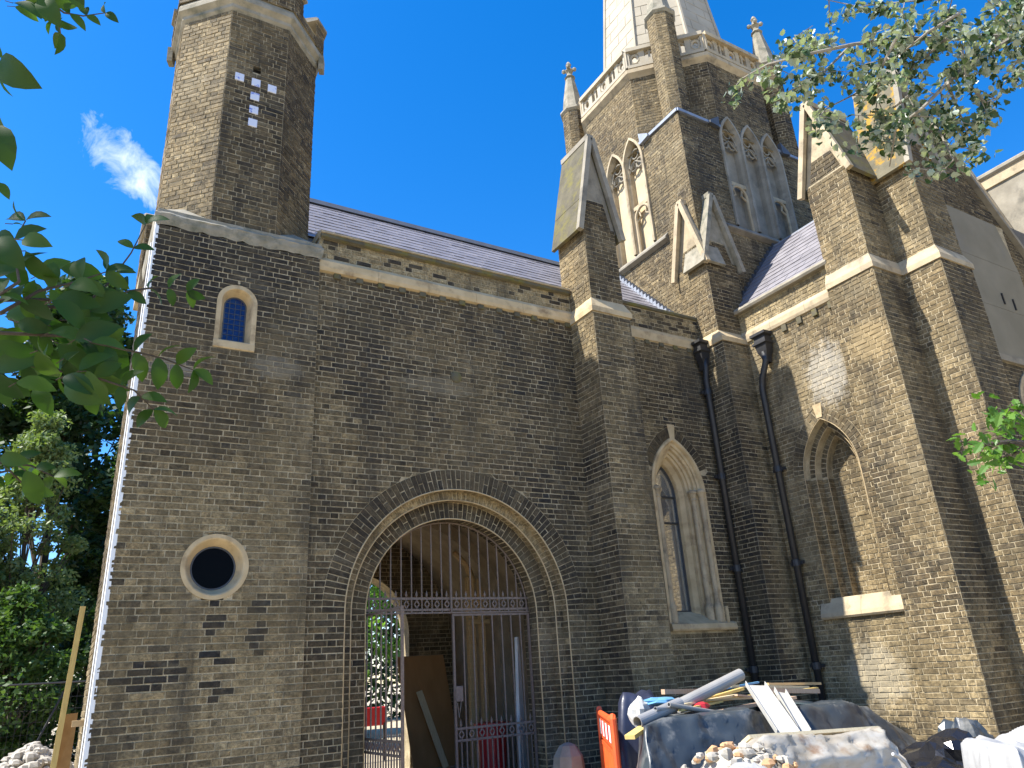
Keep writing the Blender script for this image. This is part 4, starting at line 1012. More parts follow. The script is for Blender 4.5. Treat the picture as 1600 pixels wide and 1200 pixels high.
for i, d0, d1 in ((0, 0, .15), (.105, .15, .30), (.21, .30, .44)):
    y_ = -(VC - VW + i); T.face(wall, None, (0, y_, 0), NY, 2.36, VZS, rect(XB + d0, XB + d1), tint_tr, mortar=False)
    y_ = -(VC + VW - i); T.face(wall, None, (0, y_, 0), PY, 2.36, VZS, rect(-XB - d1, -XB - d0), tint_tr, mortar=False)
wall.data = mb.mesh('wall', 'mortar')
for (y0, y1) in ((-1.03, -1.74), (-1.744, -2.44)):
    b_ = MB(); b_.prism([(XB - .05, y0, 2.10), (XB - .07, y0, 2.13), (XB - .06, y0, 2.19), (XB + .02, y0, 2.40), (XB + .02, y0, 2.10)], (0, y1 - y0, 0)); b_.obj('sill_stone', 'stone', R_)
b_ = MB(); b_.prism([(XB - .02, -VC + .50, 2.19), (XB + .45, -VC + .5, 2.40), (XB + .45, -VC + .5, 2.15), (XB - .02, -VC + .5, 2.15)], (0, -1.0, 0)); b_.obj('sill_slope', 'stone', R_)
b_ = MB(); b_.prism([(XB - .012, -VC + .05, 5.19), (XB - .012, -VC - .05, 5.19), (XB - .012, -VC - .085, 5.42), (XB - .012, -VC + .085, 5.42)], (.05, 0, 0)); b_.obj('keystone', 'stone_new', R_)
y = -.50
while y > -2.5:
    L = min(uni(.6, .8), y + 2.54); b_ = MB(); b_.prism([(XB + .02, y, 6.98), (XB - .045, y, 7.0), (XB - .06, y, 7.05), (XB - .06, y, 7.14), (XB - .012, y, 7.225), (XB + .02, y, 7.225)], (0, -L + .004, 0)); b_.obj('band_stone', 'stone', R_); y -= L
for k in range(6):
    b_ = MB(); yy = -.75 - k * .32; b_.bbox(XB - .05, XB + .02, yy - .1, yy, 6.86, 6.985, .006); b_.obj('dentil', 'stone_moss', R_)
b_ = MB(); b_.prism([(XB - .10, -.42, 7.60), (XB - .12, -.42, 7.64), (XB - .09, -.42, 7.70), (XB + .25, -.42, 7.75), (XB + .25, -.42, 7.60)], (0, -2.12, 0)); b_.obj('eaves_stone', 'stone_grey', R_)
# roof: west slope to a ridge, then a lead flat
SPV = Vector((1, 0, 1.16)).normalized()
b_ = MB(); b_.prism([(XB - .02, -.37, 7.62), (11.92, -.37, 9.50), (16.3, -.37, 9.50), (16.3, -.37, 7.6)], (0, -2.75, 0)); b_.obj('roof', 'lead_dark', R_)
b_ = MB(); slates(b_, (XB - .05, -.38, 7.66), (0, -1, 0), SPV, 2.35, 2.58, ex=.2, wd=.22); s_ = b_.obj('slates', 'slate', R_); s_['kind'] = 'stuff'
b_ = MB(); b_.bar((11.93, -.37, 9.56), (11.93, -3.1, 9.56), .22, .06); b_.obj('ridge_tile', 'lead', R_)
b_ = MB()
for k in range(17):
    x = 10.2 + k * .1; b_.box(x, x + .09, -.41, -.365, 7.66 + k * .116, 7.80 + k * .116)
b_.obj('flashing', 'lead_dark', R_)
# buttress projecting west
mb = MB(); b3 = link('buttress', bpy.data.meshes.new('buttress'), R_)
FX, FY0, FY1 = 10.11, -2.47, -3.30
T.face(b3, mb, (FX, 0, 0), NX, GZ, 7.12, rect(-FY0, -FY1), tint_tr); T.face(b3, mb, (0, FY1, 0), NY, GZ, 7.12, rect(FX, 10.90), lambda p: tint_std(.22, .2)(p)); T.face(b3, mb, (0, FY0, 0), PY, GZ, 7.12, rect(-XB, -FX), tint_tr)
GX, GY0, GY1 = 10.16, -2.50, -3.26
T.face(b3, mb, (GX, 0, 0), NX, 7.3, 9.10, rect(-GY0, -GY1), tint_tr); T.face(b3, mb, (0, GY1, 0), NY, 7.3, 9.10, rect(GX, 10.90), lambda p: tint_std(.15, .25)(p)); T.face(b3, mb, (0, GY0, 0), PY, 7.3, 9.1, rect(-10.9, -GX), tint_tr)
b3.data = mb.mesh('buttress', 'mortar')
weathering(R_, FX, 10.9, FY1, FY0, 7.12, 7.40, GX - FX, 0, GY1 - FY1, 'stone')
saddle(R_, T, b3, (GX, 0, 0), NX, -GY0 - .03, -GY1 + .03, 9.08, 10.55, 1.0, 'stone_moss', zb=9.52, stone='stone')
# buttress projecting south
mb = MB(); b4 = link('buttress', bpy.data.meshes.new('buttress'), R_)
HX0, HX1, HY = 10.86, 11.72, -3.93
T.face(b4, mb, (HX0, 0, 0), NX, GZ, 7.12, rect(-FY1 - .02, -HY), tint_tr); T.face(b4, mb, (0, HY, 0), NY, GZ, 7.12, rect(HX0, HX1), lambda p: tint_std(.1, .3)(p)); mb.quad((HX1, HY, GZ), (HX1, -3.2, GZ), (HX1, -3.2, 7.12), (HX1, HY, 7.12))
IX0, IX1, IY = 10.91, 11.67, -3.88
T.face(b4, mb, (IX0, 0, 0), NX, 7.3, 9.05, rect(-FY1 - .05, -IY), tint_tr); T.face(b4, mb, (0, IY, 0), NY, 7.3, 9.05, rect(IX0, IX1), lambda p: tint_std(.1, .3)(p)); mb.quad((IX1, IY, 7.3), (IX1, -3.2, 7.3), (IX1, -3.2, 9.05), (IX1, IY, 9.05))
b4.data = mb.mesh('buttress', 'mortar')
weathering(R_, HX0, HX1, HY, -3.24, 7.12, 7.40, IX0 - HX0, HX1 - IX1, IY - HY, 'stone')
saddle(R_, T, b4, (0, IY, 0), NY, IX0 - .04, IX1 + .04, 9.02, 10.95, .75, 'stone_lichen', zb=9.5, stone='stone_grey')
# gable wall facing the yard
mb = MB(); gw = link('gable_wall', bpy.data.meshes.new('gable_wall'), R_); GYY = -3.24; GA = 13.3
def g_iv(v): 
    h = 3.08 if v < 7.65 else (11.2 - v) / 1.16
    return [(max(GA - h, 10.9), GA + h)] if h > .02 else []
def dkt(p): return tint_std(.12, .3)(p)
T.face(gw, mb, (0, GYY, 0), NY, GZ, 11.18, g_iv, lambda p: None, mres=.1)
T.face(gw, None, (0, GYY, 0), NY, 4.6, 11.1, sub(g_iv, box_hole(12.9, 15.02, 6.2, 9.2), arch_hole(14.1, 0, 5.2, .62, .85)), dkt, mortar=False)
mb.quad((10.9, -2.9, 7.6), (GA, -2.9, 11.2), (16.4, -2.9, 7.6), (16.4, -2.9, 7.5)); mb.quad((16.38, GYY, GZ), (16.38, -.3, GZ), (16.38, -.3, 7.6), (16.38, GYY, 7.6))
gw.data = mb.mesh('gable_wall', 'mortar')
for k in range(3):
    z0, z1 = 6.2 + k * .99, 6.2 + (k + 1) * .99 - .006; b_ = MB(); xr = lambda z: min(15.02, GA + (11.2 - z) / 1.16 - .35)
    b_.prism([(12.9, GYY - .035, z0), (xr(z0) - .0, GYY - .035, z0), (xr(z1), GYY - .035, z1), (12.9, GYY - .035, z1)], (0, .05, 0)); b_.obj('render_panel', 'render_panel', R_)
b_ = MB(); b_.box(12.6, 15.1, GYY - .06, GYY + .02, 6.08, 6.195); b_.obj('panel_ledge', 'stone_grey', R_)
for (x, z) in ((14.0, 7.3), (14.35, 7.25)):
    b_ = MB(); b_.box(x, x + .03, GYY - .06, GYY - .03, z, z + .22); b_.obj('fixing', 'iron_black', R_)
for sg in (-1, 1):
    d = Vector((sg / 1.16, 0, -1)).normalized(); a = Vector((GA, 0, 11.27)); L = 4.75 if sg > 0 else 2.2; n = 6
    for k in range(n):
        p = a + d * (L * k / n + .004); q = a + d * (L * (k + 1) / n); nr = Vector((1.16 * sg, 0, 1)).normalized()
        b_ = MB(); b_.prism([v + Vector((0, GYY - .09, 0)) for v in (p, q, q + nr * .09, p + nr * .09)], (0, .45, 0)); b_.obj('coping', 'stone_grey', R_)
A_ = lambda i: arch_pts(14.1, 4.3, 5.2, .62, .85, i, 10); w_ = MB(); sweep(w_, (0, GYY, 0), NY, [(A_(0), .03), (A_(0), -.03), (A_(.06), -.03), (A_(.14), .08), (A_(.16), .2)]); wo = w_.obj('gable_window', 'stone', R_)
w_ = MB(); fill(w_, (0, GYY, 0), NY, A_(.14), .15); w_.obj('pane', 'glass_dark', wo)
T.finish()

# ================================================================== wall beyond the gable
R_ = empty('parapet_wall', (17.5, -4.5, GZ), 'weathered lit wall with a moulded parapet beyond the gable coping', 'wall')
b_ = MB(); b_.box(17.0, 17.8, -9.0, -1.5, GZ, 11.25); b_.obj('wall', 'stone_grey', R_)
b_ = MB(); b_.box(16.96, 17.84, -9.04, -1.46, 11.25, 11.50); b_.obj('parapet', 'stone', R_)
b_ = MB(); b_.bbox(16.90, 17.9, -9.1, -1.4, 11.50, 11.64, .04); b_.obj('coping', 'stone_grey', R_)
b_ = MB(); b_.bar((16.88, -2.22, 11.95), (16.88, -2.95, 8.6), .16, .16); b_.obj('raking_coping', 'stone', R_)

# ================================================================== RAINWATER PIPES
def pipe(name, label, pts, hop, outn, r=.055):
    R_ = empty(name, (pts[-1][0], pts[-1][1], GZ), label, 'drainpipe', 'cast iron drainpipes')
    b_ = MB(); b_.tube(pts, r, 12); b_.obj('pipe', 'iron_black', R_, smooth=True)
    h = Vector(hop); b_ = MB(); o = Vector(outn); t_ = Vector((-o.y, o.x, 0)); 
    def ringp(a, d, z): return [h + t_ * (-a) + o * (-.07) + Vector((0, 0, z)), h + t_ * a + o * (-.07) + Vector((0, 0, z)), h + t_ * a + o * d + Vector((0, 0, z)), h - t_ * a + o * d + Vector((0, 0, z))]
    prof = [(.05, .04, -.34), (.06, .05, -.24), (.10, .08, -.14), (.12, .10, -.02), (.15, .13, .0), (.15, .13, .04), (.125, .10, .04), (.12, .095, .14), (.165, .14, .16), (.165, .14, .21)]
    vs = []; fs = []
    for a, d, z in prof: vs += ringp(a, d, z)
    for i in range(len(prof) - 1):
        for k in range(4): fs.append((i * 4 + k, i * 4 + (k + 1) % 4, i * 4 + 4 + (k + 1) % 4, i * 4 + 4 + k))
    fs.append(tuple(range(len(vs) - 4, len(vs)))); b_.add(vs, fs); b_.obj('hopper', 'iron_black', R_)
    z = pts[-1][2] + 1.3
    while z < pts[-2][2] - .2:
        p = Vector((pts[-1][0], pts[-1][1], z)); b_ = MB(); b_.tube([p - Vector((0, 0, .05)), p + Vector((0, 0, .05))], r * 1.35, 12)
        b_.bar(p - t_ * .13 - o * .03, p + t_ * .13 - o * .03, .03, .05); b_.obj('collar', 'iron_black', R_, smooth=False); z += 1.55
pipe('drainpipe', 'black iron drainpipe and hopper in the shaded corner beside the lancet window', [(9.52, -.16, 6.75), (9.52, -.16, 6.55), (9.53, -.11, 6.35), (9.53, -.10, GZ)], (9.52, -.13, 6.86), (0, -1, 0))
pipe('drainpipe', 'black swan-necked iron drainpipe against the sunlit wall by the blind arch', [(10.10, -1.02, 6.62), (10.10, -1.02, 6.45), (10.12, -.86, 6.18), (10.14, -.80, 6.0), (10.14, -.80, GZ)], (10.13, -1.02, 6.76), (-1, 0, 0))
# ================================================================== IRON GATES
GY = .45
def spear(mb, p, h=.09, w=.018):
    x, y, z = p
    mb.add([(x, y, z + h), (x - w, y, z + h * .35), (x, y - w * .5, z + h * .35), (x + w, y, z + h * .35), (x, y + w * .5, z + h * .35), (x, y, z)],
           [(0, 1, 2), (0, 2, 3), (0, 3, 4), (0, 4, 1), (5, 2, 1), (5, 3, 2), (5, 4, 3), (5, 1, 4)])
def lozenge(mb, c, ux, w, h, r=.008):
    c = Vector(c); ux = Vector(ux); P = [c - ux * w, c + Vector((0, 0, h)), c + ux * w, c - Vector((0, 0, h))]
    for a, b_ in zip(P, P[1:] + P[:1]): mb.bar(a, b_, r * 2, r * 2)
    mb.bar(c + Vector((0, 0, h)), c + Vector((0, 0, h + .02)), r * 1.4, r * 1.4); mb.bar(c - Vector((0, 0, h + .02)), c - Vector((0, 0, h)), r * 1.4, r * 1.4)
O_ = empty('gate_overthrow', (AX, GY, 2.4), 'fixed iron grille of upright bars filling the arch above the gates', 'grille')
for z_, w1, w2 in ((2.61, .014, .03), (2.465, .014, .03), (2.425, .03, .02)): b_ = MB(); b_.bar((3.32, GY, z_), (5.80, GY, z_), w1, w2); b_.obj('rail', 'iron', O_)
b_ = MB(); b_.tube([(AX + 1.22 * math.cos(a), GY, 2.42 + 1.22 * math.sin(a)) for a in [PI * k / 30 for k in range(31)]], .012, 6); b_.obj('arch_rail', 'iron', O_)
xs = [AX + .03 + (k - 8) * .147 for k in range(17)]
for k, x in enumerate(xs):
    h = math.sqrt(max(1.22 ** 2 - (x - AX) ** 2, 0)); 
    if h < .1: continue
    b_ = MB(); b_.bar((x, GY, 2.43), (x, GY, 2.42 + h), .016, .016); b_.obj('bar', 'iron', O_)
    if k < 16:
        q = MB(); lozenge(q, ((x + .0735), GY, 2.537), (1, 0, 0), .034, .05); q.obj('lozenge', 'iron', O_); q = MB(); spear(q, (x + .0735, GY, 2.62), .10); q.obj('spear', 'iron', O_)
b_ = MB(); b_.bar((AX + .012, GY - .012, 2.43), (AX + .012, GY - .012, 3.62), .03, .02); b_.obj('mullion', 'iron', O_)
def leaf(label, H, ang, sgn):
    """gate leaf hinged at H, swinging by ang about Z; built along local +x*sgn"""
    G = empty('gate_leaf', H, label, 'gate', 'iron gate leaves')
    G.rotation_euler = (0, 0, ang); W = 1.20 * sgn; dn = -H[2] + GZ + .06
    def put(mb, name):
        o = mb.obj(name, 'iron', None); o.parent = G; return o
    for x in (.015 * sgn, W): b_ = MB(); b_.bar((x, 0, dn), (x, 0, 2.405 - H[2]), .03, .03); put(b_, 'stile')
    for z in (2.395, .99, .85, GZ + .10): b_ = MB(); b_.bar((0, 0, z - H[2]), (W, 0, z - H[2]), .014, .028); put(b_, 'rail')
    n = 8
    for k in range(1, n):
        x = W * k / n; b_ = MB(); b_.bar((x, 0, dn + .02), (x, 0, 2.39 - H[2]), .016, .016); put(b_, 'bar')
    for k in range(n):
        x = W * (k + .5) / n; b_ = MB(); lozenge(b_, (x, 0, .92 - H[2]), (1, 0, 0), .036, .052); put(b_, 'lozenge'); b_ = MB(); spear(b_, (x, 0, 1.0 - H[2]), .11); put(b_, 'spear')
        b_ = MB(); b_.bar((x, 0, dn + .02), (x, 0, .85 - H[2]), .014, .014); put(b_, 'bar')
    return G, put
G, put = leaf('iron gate leaf closed across the right half of the arch', (5.80, GY, 1.0), 0, -1)
b_ = MB(); b_.bbox(-1.20, -1.09, -.03, .03, .31, .50, .006); put(b_, 'lock_box')
b_ = MB(); b_.tube([(-1.19, -.04, .30), (-1.17, -.05, .12), (-1.15, -.045, .22), (-1.13, -.04, .33)], .007, 6); put(b_, 'chain')
leaf('iron gate leaf swung open towards the yard at the left of the arch', (3.335, GY, 1.0), math.radians(-88), 1)
# ================================================================== inside the passage
b_ = MB(); p0 = Vector((5.56, 4.12, GZ + .035)); p1 = Vector((5.38, 4.42, 2.02)); wv = Vector((.93, .02, 0)); th = Vector((0, -.018, -.003))
b_.add([p0, p0 + wv, p1 + wv, p1, p0 + th, p0 + wv + th, p1 + wv + th, p1 + th], [(0, 1, 2, 3), (7, 6, 5, 4), (0, 4, 5, 1), (1, 5, 6, 2), (2, 6, 7, 3), (3, 7, 4, 0)])
tag(b_.obj('plywood_board', 'plywood'), 'brown plywood board leaning on the back wall inside the gateway', 'board')
b_ = MB(); b_.bar((6.06, 3.88, GZ + .04), (5.72, 4.20, 1.42), .11, .025, up=(0, 1, 0)); tag(b_.obj('plank', 'wood_pale'), 'pale plank leaning against the brown plywood board inside the gateway', 'plank')
R_ = empty('timber_props', (6.2, 2.9, GZ), 'timber post and curved brace standing inside the gateway at the right', 'timber props')
for (x, w_) in ((6.03, .14), (6.24, .10)):
    b_ = MB(); b_.bbox(x - w_ / 2, x + w_ / 2, 2.65, 2.75, GZ + .03, 3.2, .01); b_.obj('post', 'wood', R_)
b_ = MB(); b_.tube([(6.1, 2.7, 3.1), (6.0, 2.7, 3.4), (5.75, 2.7, 3.62)], [.06, .06, .05], 6); b_.obj('brace', 'wood', R_)
b_ = MB(); b_.bbox(5.95, 6.35, 2.6, 2.7, 2.42, 2.5, .01); b_.obj('crosspiece', 'wood', R_)
R_ = empty('red_bin', (5.85, 1.8, GZ + .03), 'red plastic tub behind the closed gate leaf', 'bin')
b_ = MB(); b_.lathe((5.85, 1.8), [(.19, GZ + .03), (.24, GZ + .75), (.27, GZ + .76), (.27, GZ + .80), (.24, GZ + .80)], 20); b_.obj('tub', 'red_plastic', R_, smooth=False)
b_ = MB(); b_.bar((5.70, 1.62, GZ + .70), (6.0, 1.62, GZ + .70), .03, .04); b_.obj('handle', 'red_plastic', R_)
b_ = MB(); z0 = GZ + .035
b_.add([(5.72, .70, z0), (6.0, .9, z0), (5.82, .82, 2.15), (5.76, .78, 2.15), (5.70, .76, 1.2), (5.95, .95, 1.2)], [(0, 1, 5, 4), (4, 5, 2, 3), (1, 0, 4, 5)])
b_ = MB(); b_.prism([(5.60, .66, z0), (5.80, .80, z0), (5.78, .80, 2.1), (5.74, .78, 2.1)], (.03, -.03, 0)); tag(b_.obj('plastic_sheet', 'white_plastic'), 'tall white plastic sheet propped behind the right gate jamb', 'sheet')
R_ = empty('red_barrier', (4.6, 6.6, GZ), 'red plastic barrier on the path seen through the rear arch', 'barrier')
for k in range(2):
    b_ = MB(); x = 4.1 + k * 1.0; b_.bbox(x, x + .95, 6.6, 6.65, GZ + .65, GZ + 1.0, .02); b_.obj('panel', 'red_plastic', R_)
    for q_ in (.05, .9): b_ = MB(); b_.bar((x + q_, 6.62, GZ), (x + q_, 6.62, GZ + .7), .06, .05); b_.obj('leg', 'iron_black', R_)

# ================================================================== YARD OBJECTS
# stone bollard
R_ = MB(); c_ = Vector((5.42, -.86, GZ))
R_.lathe((c_.x, c_.y), [(.20, GZ), (.19, GZ + .42), (.175, GZ + .52), (.10, GZ + .63), (.03, GZ + .66)], 8, r8); tag(R_.obj('bollard', 'cement'), 'short worn stone bollard with a pointed top by the arch', 'bollard')
# orange barrier
A = Vector((5.86, -.95, GZ)); Bv = Vector((4.86, -2.55, GZ)); d = (Bv - A).normalized(); nn = Vector((-d.y, d.x, 0)); L = (Bv - A).length
R_ = empty('barrier', (A + Bv) / 2, 'orange plastic pedestrian barrier with a red and white board', 'barrier')
P = lambda u, z, o=0: A + d * u + nn * o + Vector((0, 0, z))
b_ = MB()
for z in (.96, .14): b_.tube([P(.06, z), P(L - .06, z)], .035, 8)
for u in (.03, L - .03): b_.tube([P(u, .06), P(u, .98), P(u + (.05 if u < 1 else -.05), 1.0)], .035, 8)
b_.bar(P(.05, .66), P(L - .05, .66), .04, .04); b_.obj('frame', 'orange_plastic', R_)
for k in range(18):
    u = .10 + (L - .2) * k / 17; b_ = MB(); b_.tube([P(u, .14), P(u, .68)], .016, 6); b_.obj('slat', 'orange_plastic', R_)
b_ = MB(); b_.prism([P(.05, .70, .012), P(L - .05, .70, .012), P(L - .05, .93, .012), P(.05, .93, .012)], nn * -.024); b_.obj('board', 'orange_plastic', R_)
ns = 8
for k in range(ns):
    u0 = .12 + (L - .24) * k / ns; u1 = .12 + (L - .24) * (k + 1) / ns
    for o in (.016, -.016):
        b_ = MB(); b_.quad(P(u0, .74, o), P(u1, .74, o), P(u1, .90, o), P(u0, .90, o)); b_.obj('stripe', 'red_paint' if k % 2 else 'white_paint', R_)
for u in (.25, L - .25):
    b_ = MB(); q = P(u, 0); b_.prism([q + nn * .3 + d * .09, q + nn * .3 - d * .09, q - nn * .3 - d * .09, q - nn * .3 + d * .09], (0, 0, .07)); b_.obj('foot', 'iron_black', R_)

# heap under a tarpaulin
def blob(name, mat, rows, nx=46, ny=30, wr=.05, wf=3.0, seed=0., parent=None, drape=True, thick=.0, smooth=True, fine=.5):
    """draped sheet: height function over a quadrilateral footprint; rows = (x,y) corner list, h(u,v)"""
    (c00, c10, c11, c01), hf = rows; mb = MB(); vs = []
    for j in range(ny + 1):
        v = j / ny
        for i in range(nx + 1):
            u = i / nx
            x = (c00[0] * (1 - u) + c10[0] * u) * (1 - v) + (c01[0] * (1 - u) + c11[0] * u) * v
            y = (c00[1] * (1 - u) + c10[1] * u) * (1 - v) + (c01[1] * (1 - u) + c11[1] * u) * v
            p = Vector((x * wf + seed, y * wf, seed)); n1 = mnoise.noise(p); n2 = mnoise.noise(p * 2.7); n3 = 1 - abs(mnoise.noise(p * 1.6 + Vector((7, 0, 0)))) * 2
            dd = Vector((n1, n2, 0)) * wr * 1.2
            vs.append((x + dd.x, y + dd.y, max(GZ + .005, hf(u, v) + wr * (n1 + fine * n2 + .8 * n3))))
    fs = [(j * (nx + 1) + i, j * (nx + 1) + i + 1, (j + 1) * (nx + 1) + i + 1, (j + 1) * (nx + 1) + i) for j in range(ny) for i in range(nx)]
    mb.add(vs, fs); return mb.obj(name, mat, parent, smooth=smooth)
def edge(u, a=.12): return clamp(u / a) * clamp((1 - u) / a)
def sstep(x): x = clamp(x); return x * x * (3 - 2 * x)
def folded(name, mat, rows, sub_=7, wr=.03, wf=4.0, seed=0., smooth=True):
    """membrane through a coarse grid of control points, finely wrinkled"""
    nr, nc = len(rows), len(rows[0]); H_, W_ = (nr - 1) * sub_ + 1, (nc - 1) * sub_ + 1; vs = []
    for i in range(H_):
        r0 = min(i // sub_, nr - 2); v = (i - r0 * sub_) / sub_
        for j in range(W_):
            c0 = min(j // sub_, nc - 2); u = (j - c0 * sub_) / sub_
            p = rows[r0][c0].lerp(rows[r0][c0 + 1], u).lerp(rows[r0 + 1][c0].lerp(rows[r0 + 1][c0 + 1], u), v)
            q = p * wf + Vector((seed, 0, 0)); r1 = 1 - 2 * abs(mnoise.noise(q)); r2 = 1 - 2 * abs(mnoise.noise(q * 2.3 + Vector((0, 5, 0)))); n1 = mnoise.noise(q * .6)
            d = Vector((.35 * n1, -1, .6)).normalized() * wr * (.9 * r1 + .5 * r2 + n1)
            p = p + d; p.z = max(p.z, GZ + .004); vs.append(p)
    mb = MB(); mb.add(vs, [(i * W_ + j, i * W_ + j + 1, (i + 1) * W_ + j + 1, (i + 1) * W_ + j) for i in range(H_ - 1) for j in range(W_ - 1)])
    return mb.obj(name, mat, smooth=smooth)
TP = [at_y(*q) for q in ((1006, 1138, -3.25), (1035, 1124, -3.2), (1100, 1119, -3.3), (1165, 1112, -3.38), (1192, 1122, -3.30), (1250, 1108, -3.2), (1318, 1101, -3.0), (1352, 1108, -2.85), (1410, 1148, -2.75))]
TB = [p + Vector((.55 + .04 * k, .75, (-.02 if k < 7 else -.06))) for k, p in enumerate(TP)]
TF = [Vector((p.x - .22 + .05 * k - (.2 if k == 0 else 0), p.y - .38 + (.12 if k in (4,) else 0), GZ)) for k, p in enumerate(TP)]
TM = [f_.lerp(p, .55) + Vector((0, -.05 + (.10 if k in (2, 4) else 0), 0)) for k, (f_, p) in enumerate(zip(TF, TP))]
TG_ = [Vector((p.x + .5, p.y + .35, GZ)) for p in TB]
lft = lambda L, dx, dz: [Vector((L[0].x - dx, L[0].y + .15, max(GZ, L[0].z + dz)))] + L
rgt = lambda L, dx: L + [Vector((L[-1].x + dx, L[-1].y + .1, GZ))]
rows_ = [rgt(lft(TF, .1, 0), .25), rgt(lft(TM, .12, -.3), .3), rgt(lft(TP, .14, -.75), .3), rgt(lft(TB, .1, -.75), .3), rgt(lft(TG_, .1, 0), .25)]
tarp = folded('tarpaulin', 'tarp', rows_, 10, .040, 3.4, 3.0)
tag(tarp, 'dusty grey tarpaulin draped over the big heap of builders waste', 'tarpaulin')
nav = blob('tarpaulin', 'tarp_navy', (((5.35, -1.75), (6.1, -2.1), (6.6, -1.35), (5.9, -1.0)), lambda u, v: GZ + 1.10 * sstep(edge(u, .3)) * sstep(edge(v, .3)) + .02), 20, 16, .06, 3, 9)
tag(nav, 'crumpled dark navy sheet behind the orange barrier', 'tarpaulin')
def stick(name, a, b_, w_, h_, mat, label, cat, group=None, up=(0, 0, 1)):
    m_ = MB(); m_.bar(a, b_, w_, h_, up); return tag(m_.obj(name, mat), label, cat, group)
def tube_obj(name, a, b_, r, mat, label, wall=.006):
    a, b_ = Vector(a), Vector(b_); m_ = MB(); n = 20; d = (b_ - a).normalized(); u = d.cross(Vector((0, 0, 1))).normalized(); v_ = d.cross(u)
    rings = []
    for (p, r_) in ((a, r), (b_, r), (b_, r - wall), (a, r - wall)): rings.append([p + (u * math.cos(2 * PI * k / n) + v_ * math.sin(2 * PI * k / n)) * r_ for k in range(n)])
    vs = sum(rings, []); fs = []
    for i in range(4):
        j = (i + 1) % 4
        for k in range(n): fs.append((i * n + k, i * n + (k + 1) % n, j * n + (k + 1) % n, j * n + k))
    m_.add(vs, fs); return tag(m_.obj(name, mat, smooth=False), label, 'pipe', 'plastic pipes on the heap')
Q = at_y
tube_obj('plastic_pipe', Q(1058, 1104, -2.75), Q(1157, 1054, -2.75), .062, 'grey_plastic', 'thick light grey plastic pipe sticking up highest on the heap')
tube_obj('plastic_pipe', Q(996, 1129, -3.0), Q(1062, 1099, -2.9), .055, 'grey_plastic_dark', 'dark-mouthed grey pipe pointing down at the left end of the heap')
tube_obj('plastic_pipe', Q(1045, 1101, -3.02), Q(1122, 1114, -2.9), .022, 'grey_plastic', 'thin grey pipe lying crosswise below the thick pipe')
tube_obj('plastic_pipe', Q(1024, 1108, -3.0), Q(1080, 1106, -2.9), .022, 'grey_plastic_dark', 'thin darker pipe beside the thick pipe mouth', .004)
TG = 'timber offcuts on the heap'
stick('timber', Q(1036, 1081, -2.35), Q(1090, 1080, -2.35), .06, .05, 'wood_pink', 'short pinkish batten behind the thick grey pipe', 'timber', TG)
stick('timber', Q(1085, 1098, -2.6), Q(1275, 1076, -2.3), .07, .03, 'wood_yellow', 'long yellow lath along the top of the heap', 'timber', TG)
stick('timber', Q(1070, 1102, -2.65), Q(1160, 1076, -2.4), .05, .03, 'wood_yellow', 'short yellow lath beside the thick pipe', 'timber', TG)
stick('timber', Q(1185, 1079, -2.5), Q(1276, 1080, -2.35), .09, .05, 'wood_pink', 'pinkish board end at the right of the heap top', 'timber', TG)
stick('timber', Q(1120, 1112, -2.85), Q(1240, 1090, -2.6), .08, .03, 'wood_pink', 'reddish board lying low across the tarpaulin', 'timber', TG)
stick('timber', Q(1198, 1069, -2.2), Q(1280, 1068, -2.1), .06, .03, 'wood', 'brown batten at the very top right of the heap', 'timber', TG)
stick('timber', Q(984, 1152, -3.15), Q(1022, 1126, -2.9), .10, .035, 'wood_yellow', 'yellow board end poking out at the left below the pipes', 'timber', TG)
stick('timber', Q(1140, 1072, -2.3), Q(1262, 1074, -2.2), .05, .03, 'wood_pale', 'pale lath under the yellow laths', 'timber', TG)
stick('blue_strip', Q(1120, 1078, -2.3), Q(1185, 1066, -2.3), .03, .02, 'blue_plastic', 'thin blue plastic strip among the laths', 'strip')
for (x0, y0, x1, y1, ya, yb, w_, mt, lb) in (
    (1052, 1104, 1150, 1086, -2.9, -2.5, .05, 'wood_pale', 'pale lath crossing just under the thick grey pipe'), (1100, 1094, 1230, 1088, -2.75, -2.4, .045, 'wood', 'brown lath in the tangle between the thick pipe and the white trims'),
    (1190, 1094, 1300, 1104, -2.9, -2.5, .06, 'wood_pale', 'broad pale lath sticking out right of the white trims'), (1062, 1110, 1128, 1096, -3.0, -2.7, .035, 'wood_yellow', 'small yellow splinter beside the red scrap'), (1150, 1086, 1268, 1098, -2.6, -2.4, .04, 'wood_pink', 'pinkish lath sloping down behind the white trims')):
    stick('lath', Q(x0, y0, ya), Q(x1, y1, yb), w_, .02, mt, lb, 'lath', 'laths in the tangle on the heap')
def gutter_strip(a, b_, w_, label):
    a, b_ = Vector(a), Vector(b_); d = (b_ - a).normalized(); s_ = d.cross(Vector((-.5, -.8, .3))).normalized(); n_ = s_.cross(d); m_ = MB()
    prof = [(-w_ / 2, .05), (-w_ / 2, 0), (w_ / 2, 0), (w_ / 2, .05), (w_ / 2 - .006, .05), (w_ / 2 - .006, .006), (-w_ / 2 + .006, .006), (-w_ / 2 + .006, .05)]
    m_.prism([a + s_ * x + n_ * y for x, y in prof], b_ - a); return tag(m_.obj('plastic_trim', 'white_plastic'), label, 'trim', 'white plastic trims')
gutter_strip(Q(1180, 1072, -3.1), Q(1232, 1150, -3.95), .20, 'wide white plastic trim leaning on the tarpaulin')
gutter_strip(Q(1218, 1082, -3.0), Q(1256, 1146, -3.85), .12, 'narrow white plastic trim leaning to the right of the wide one')
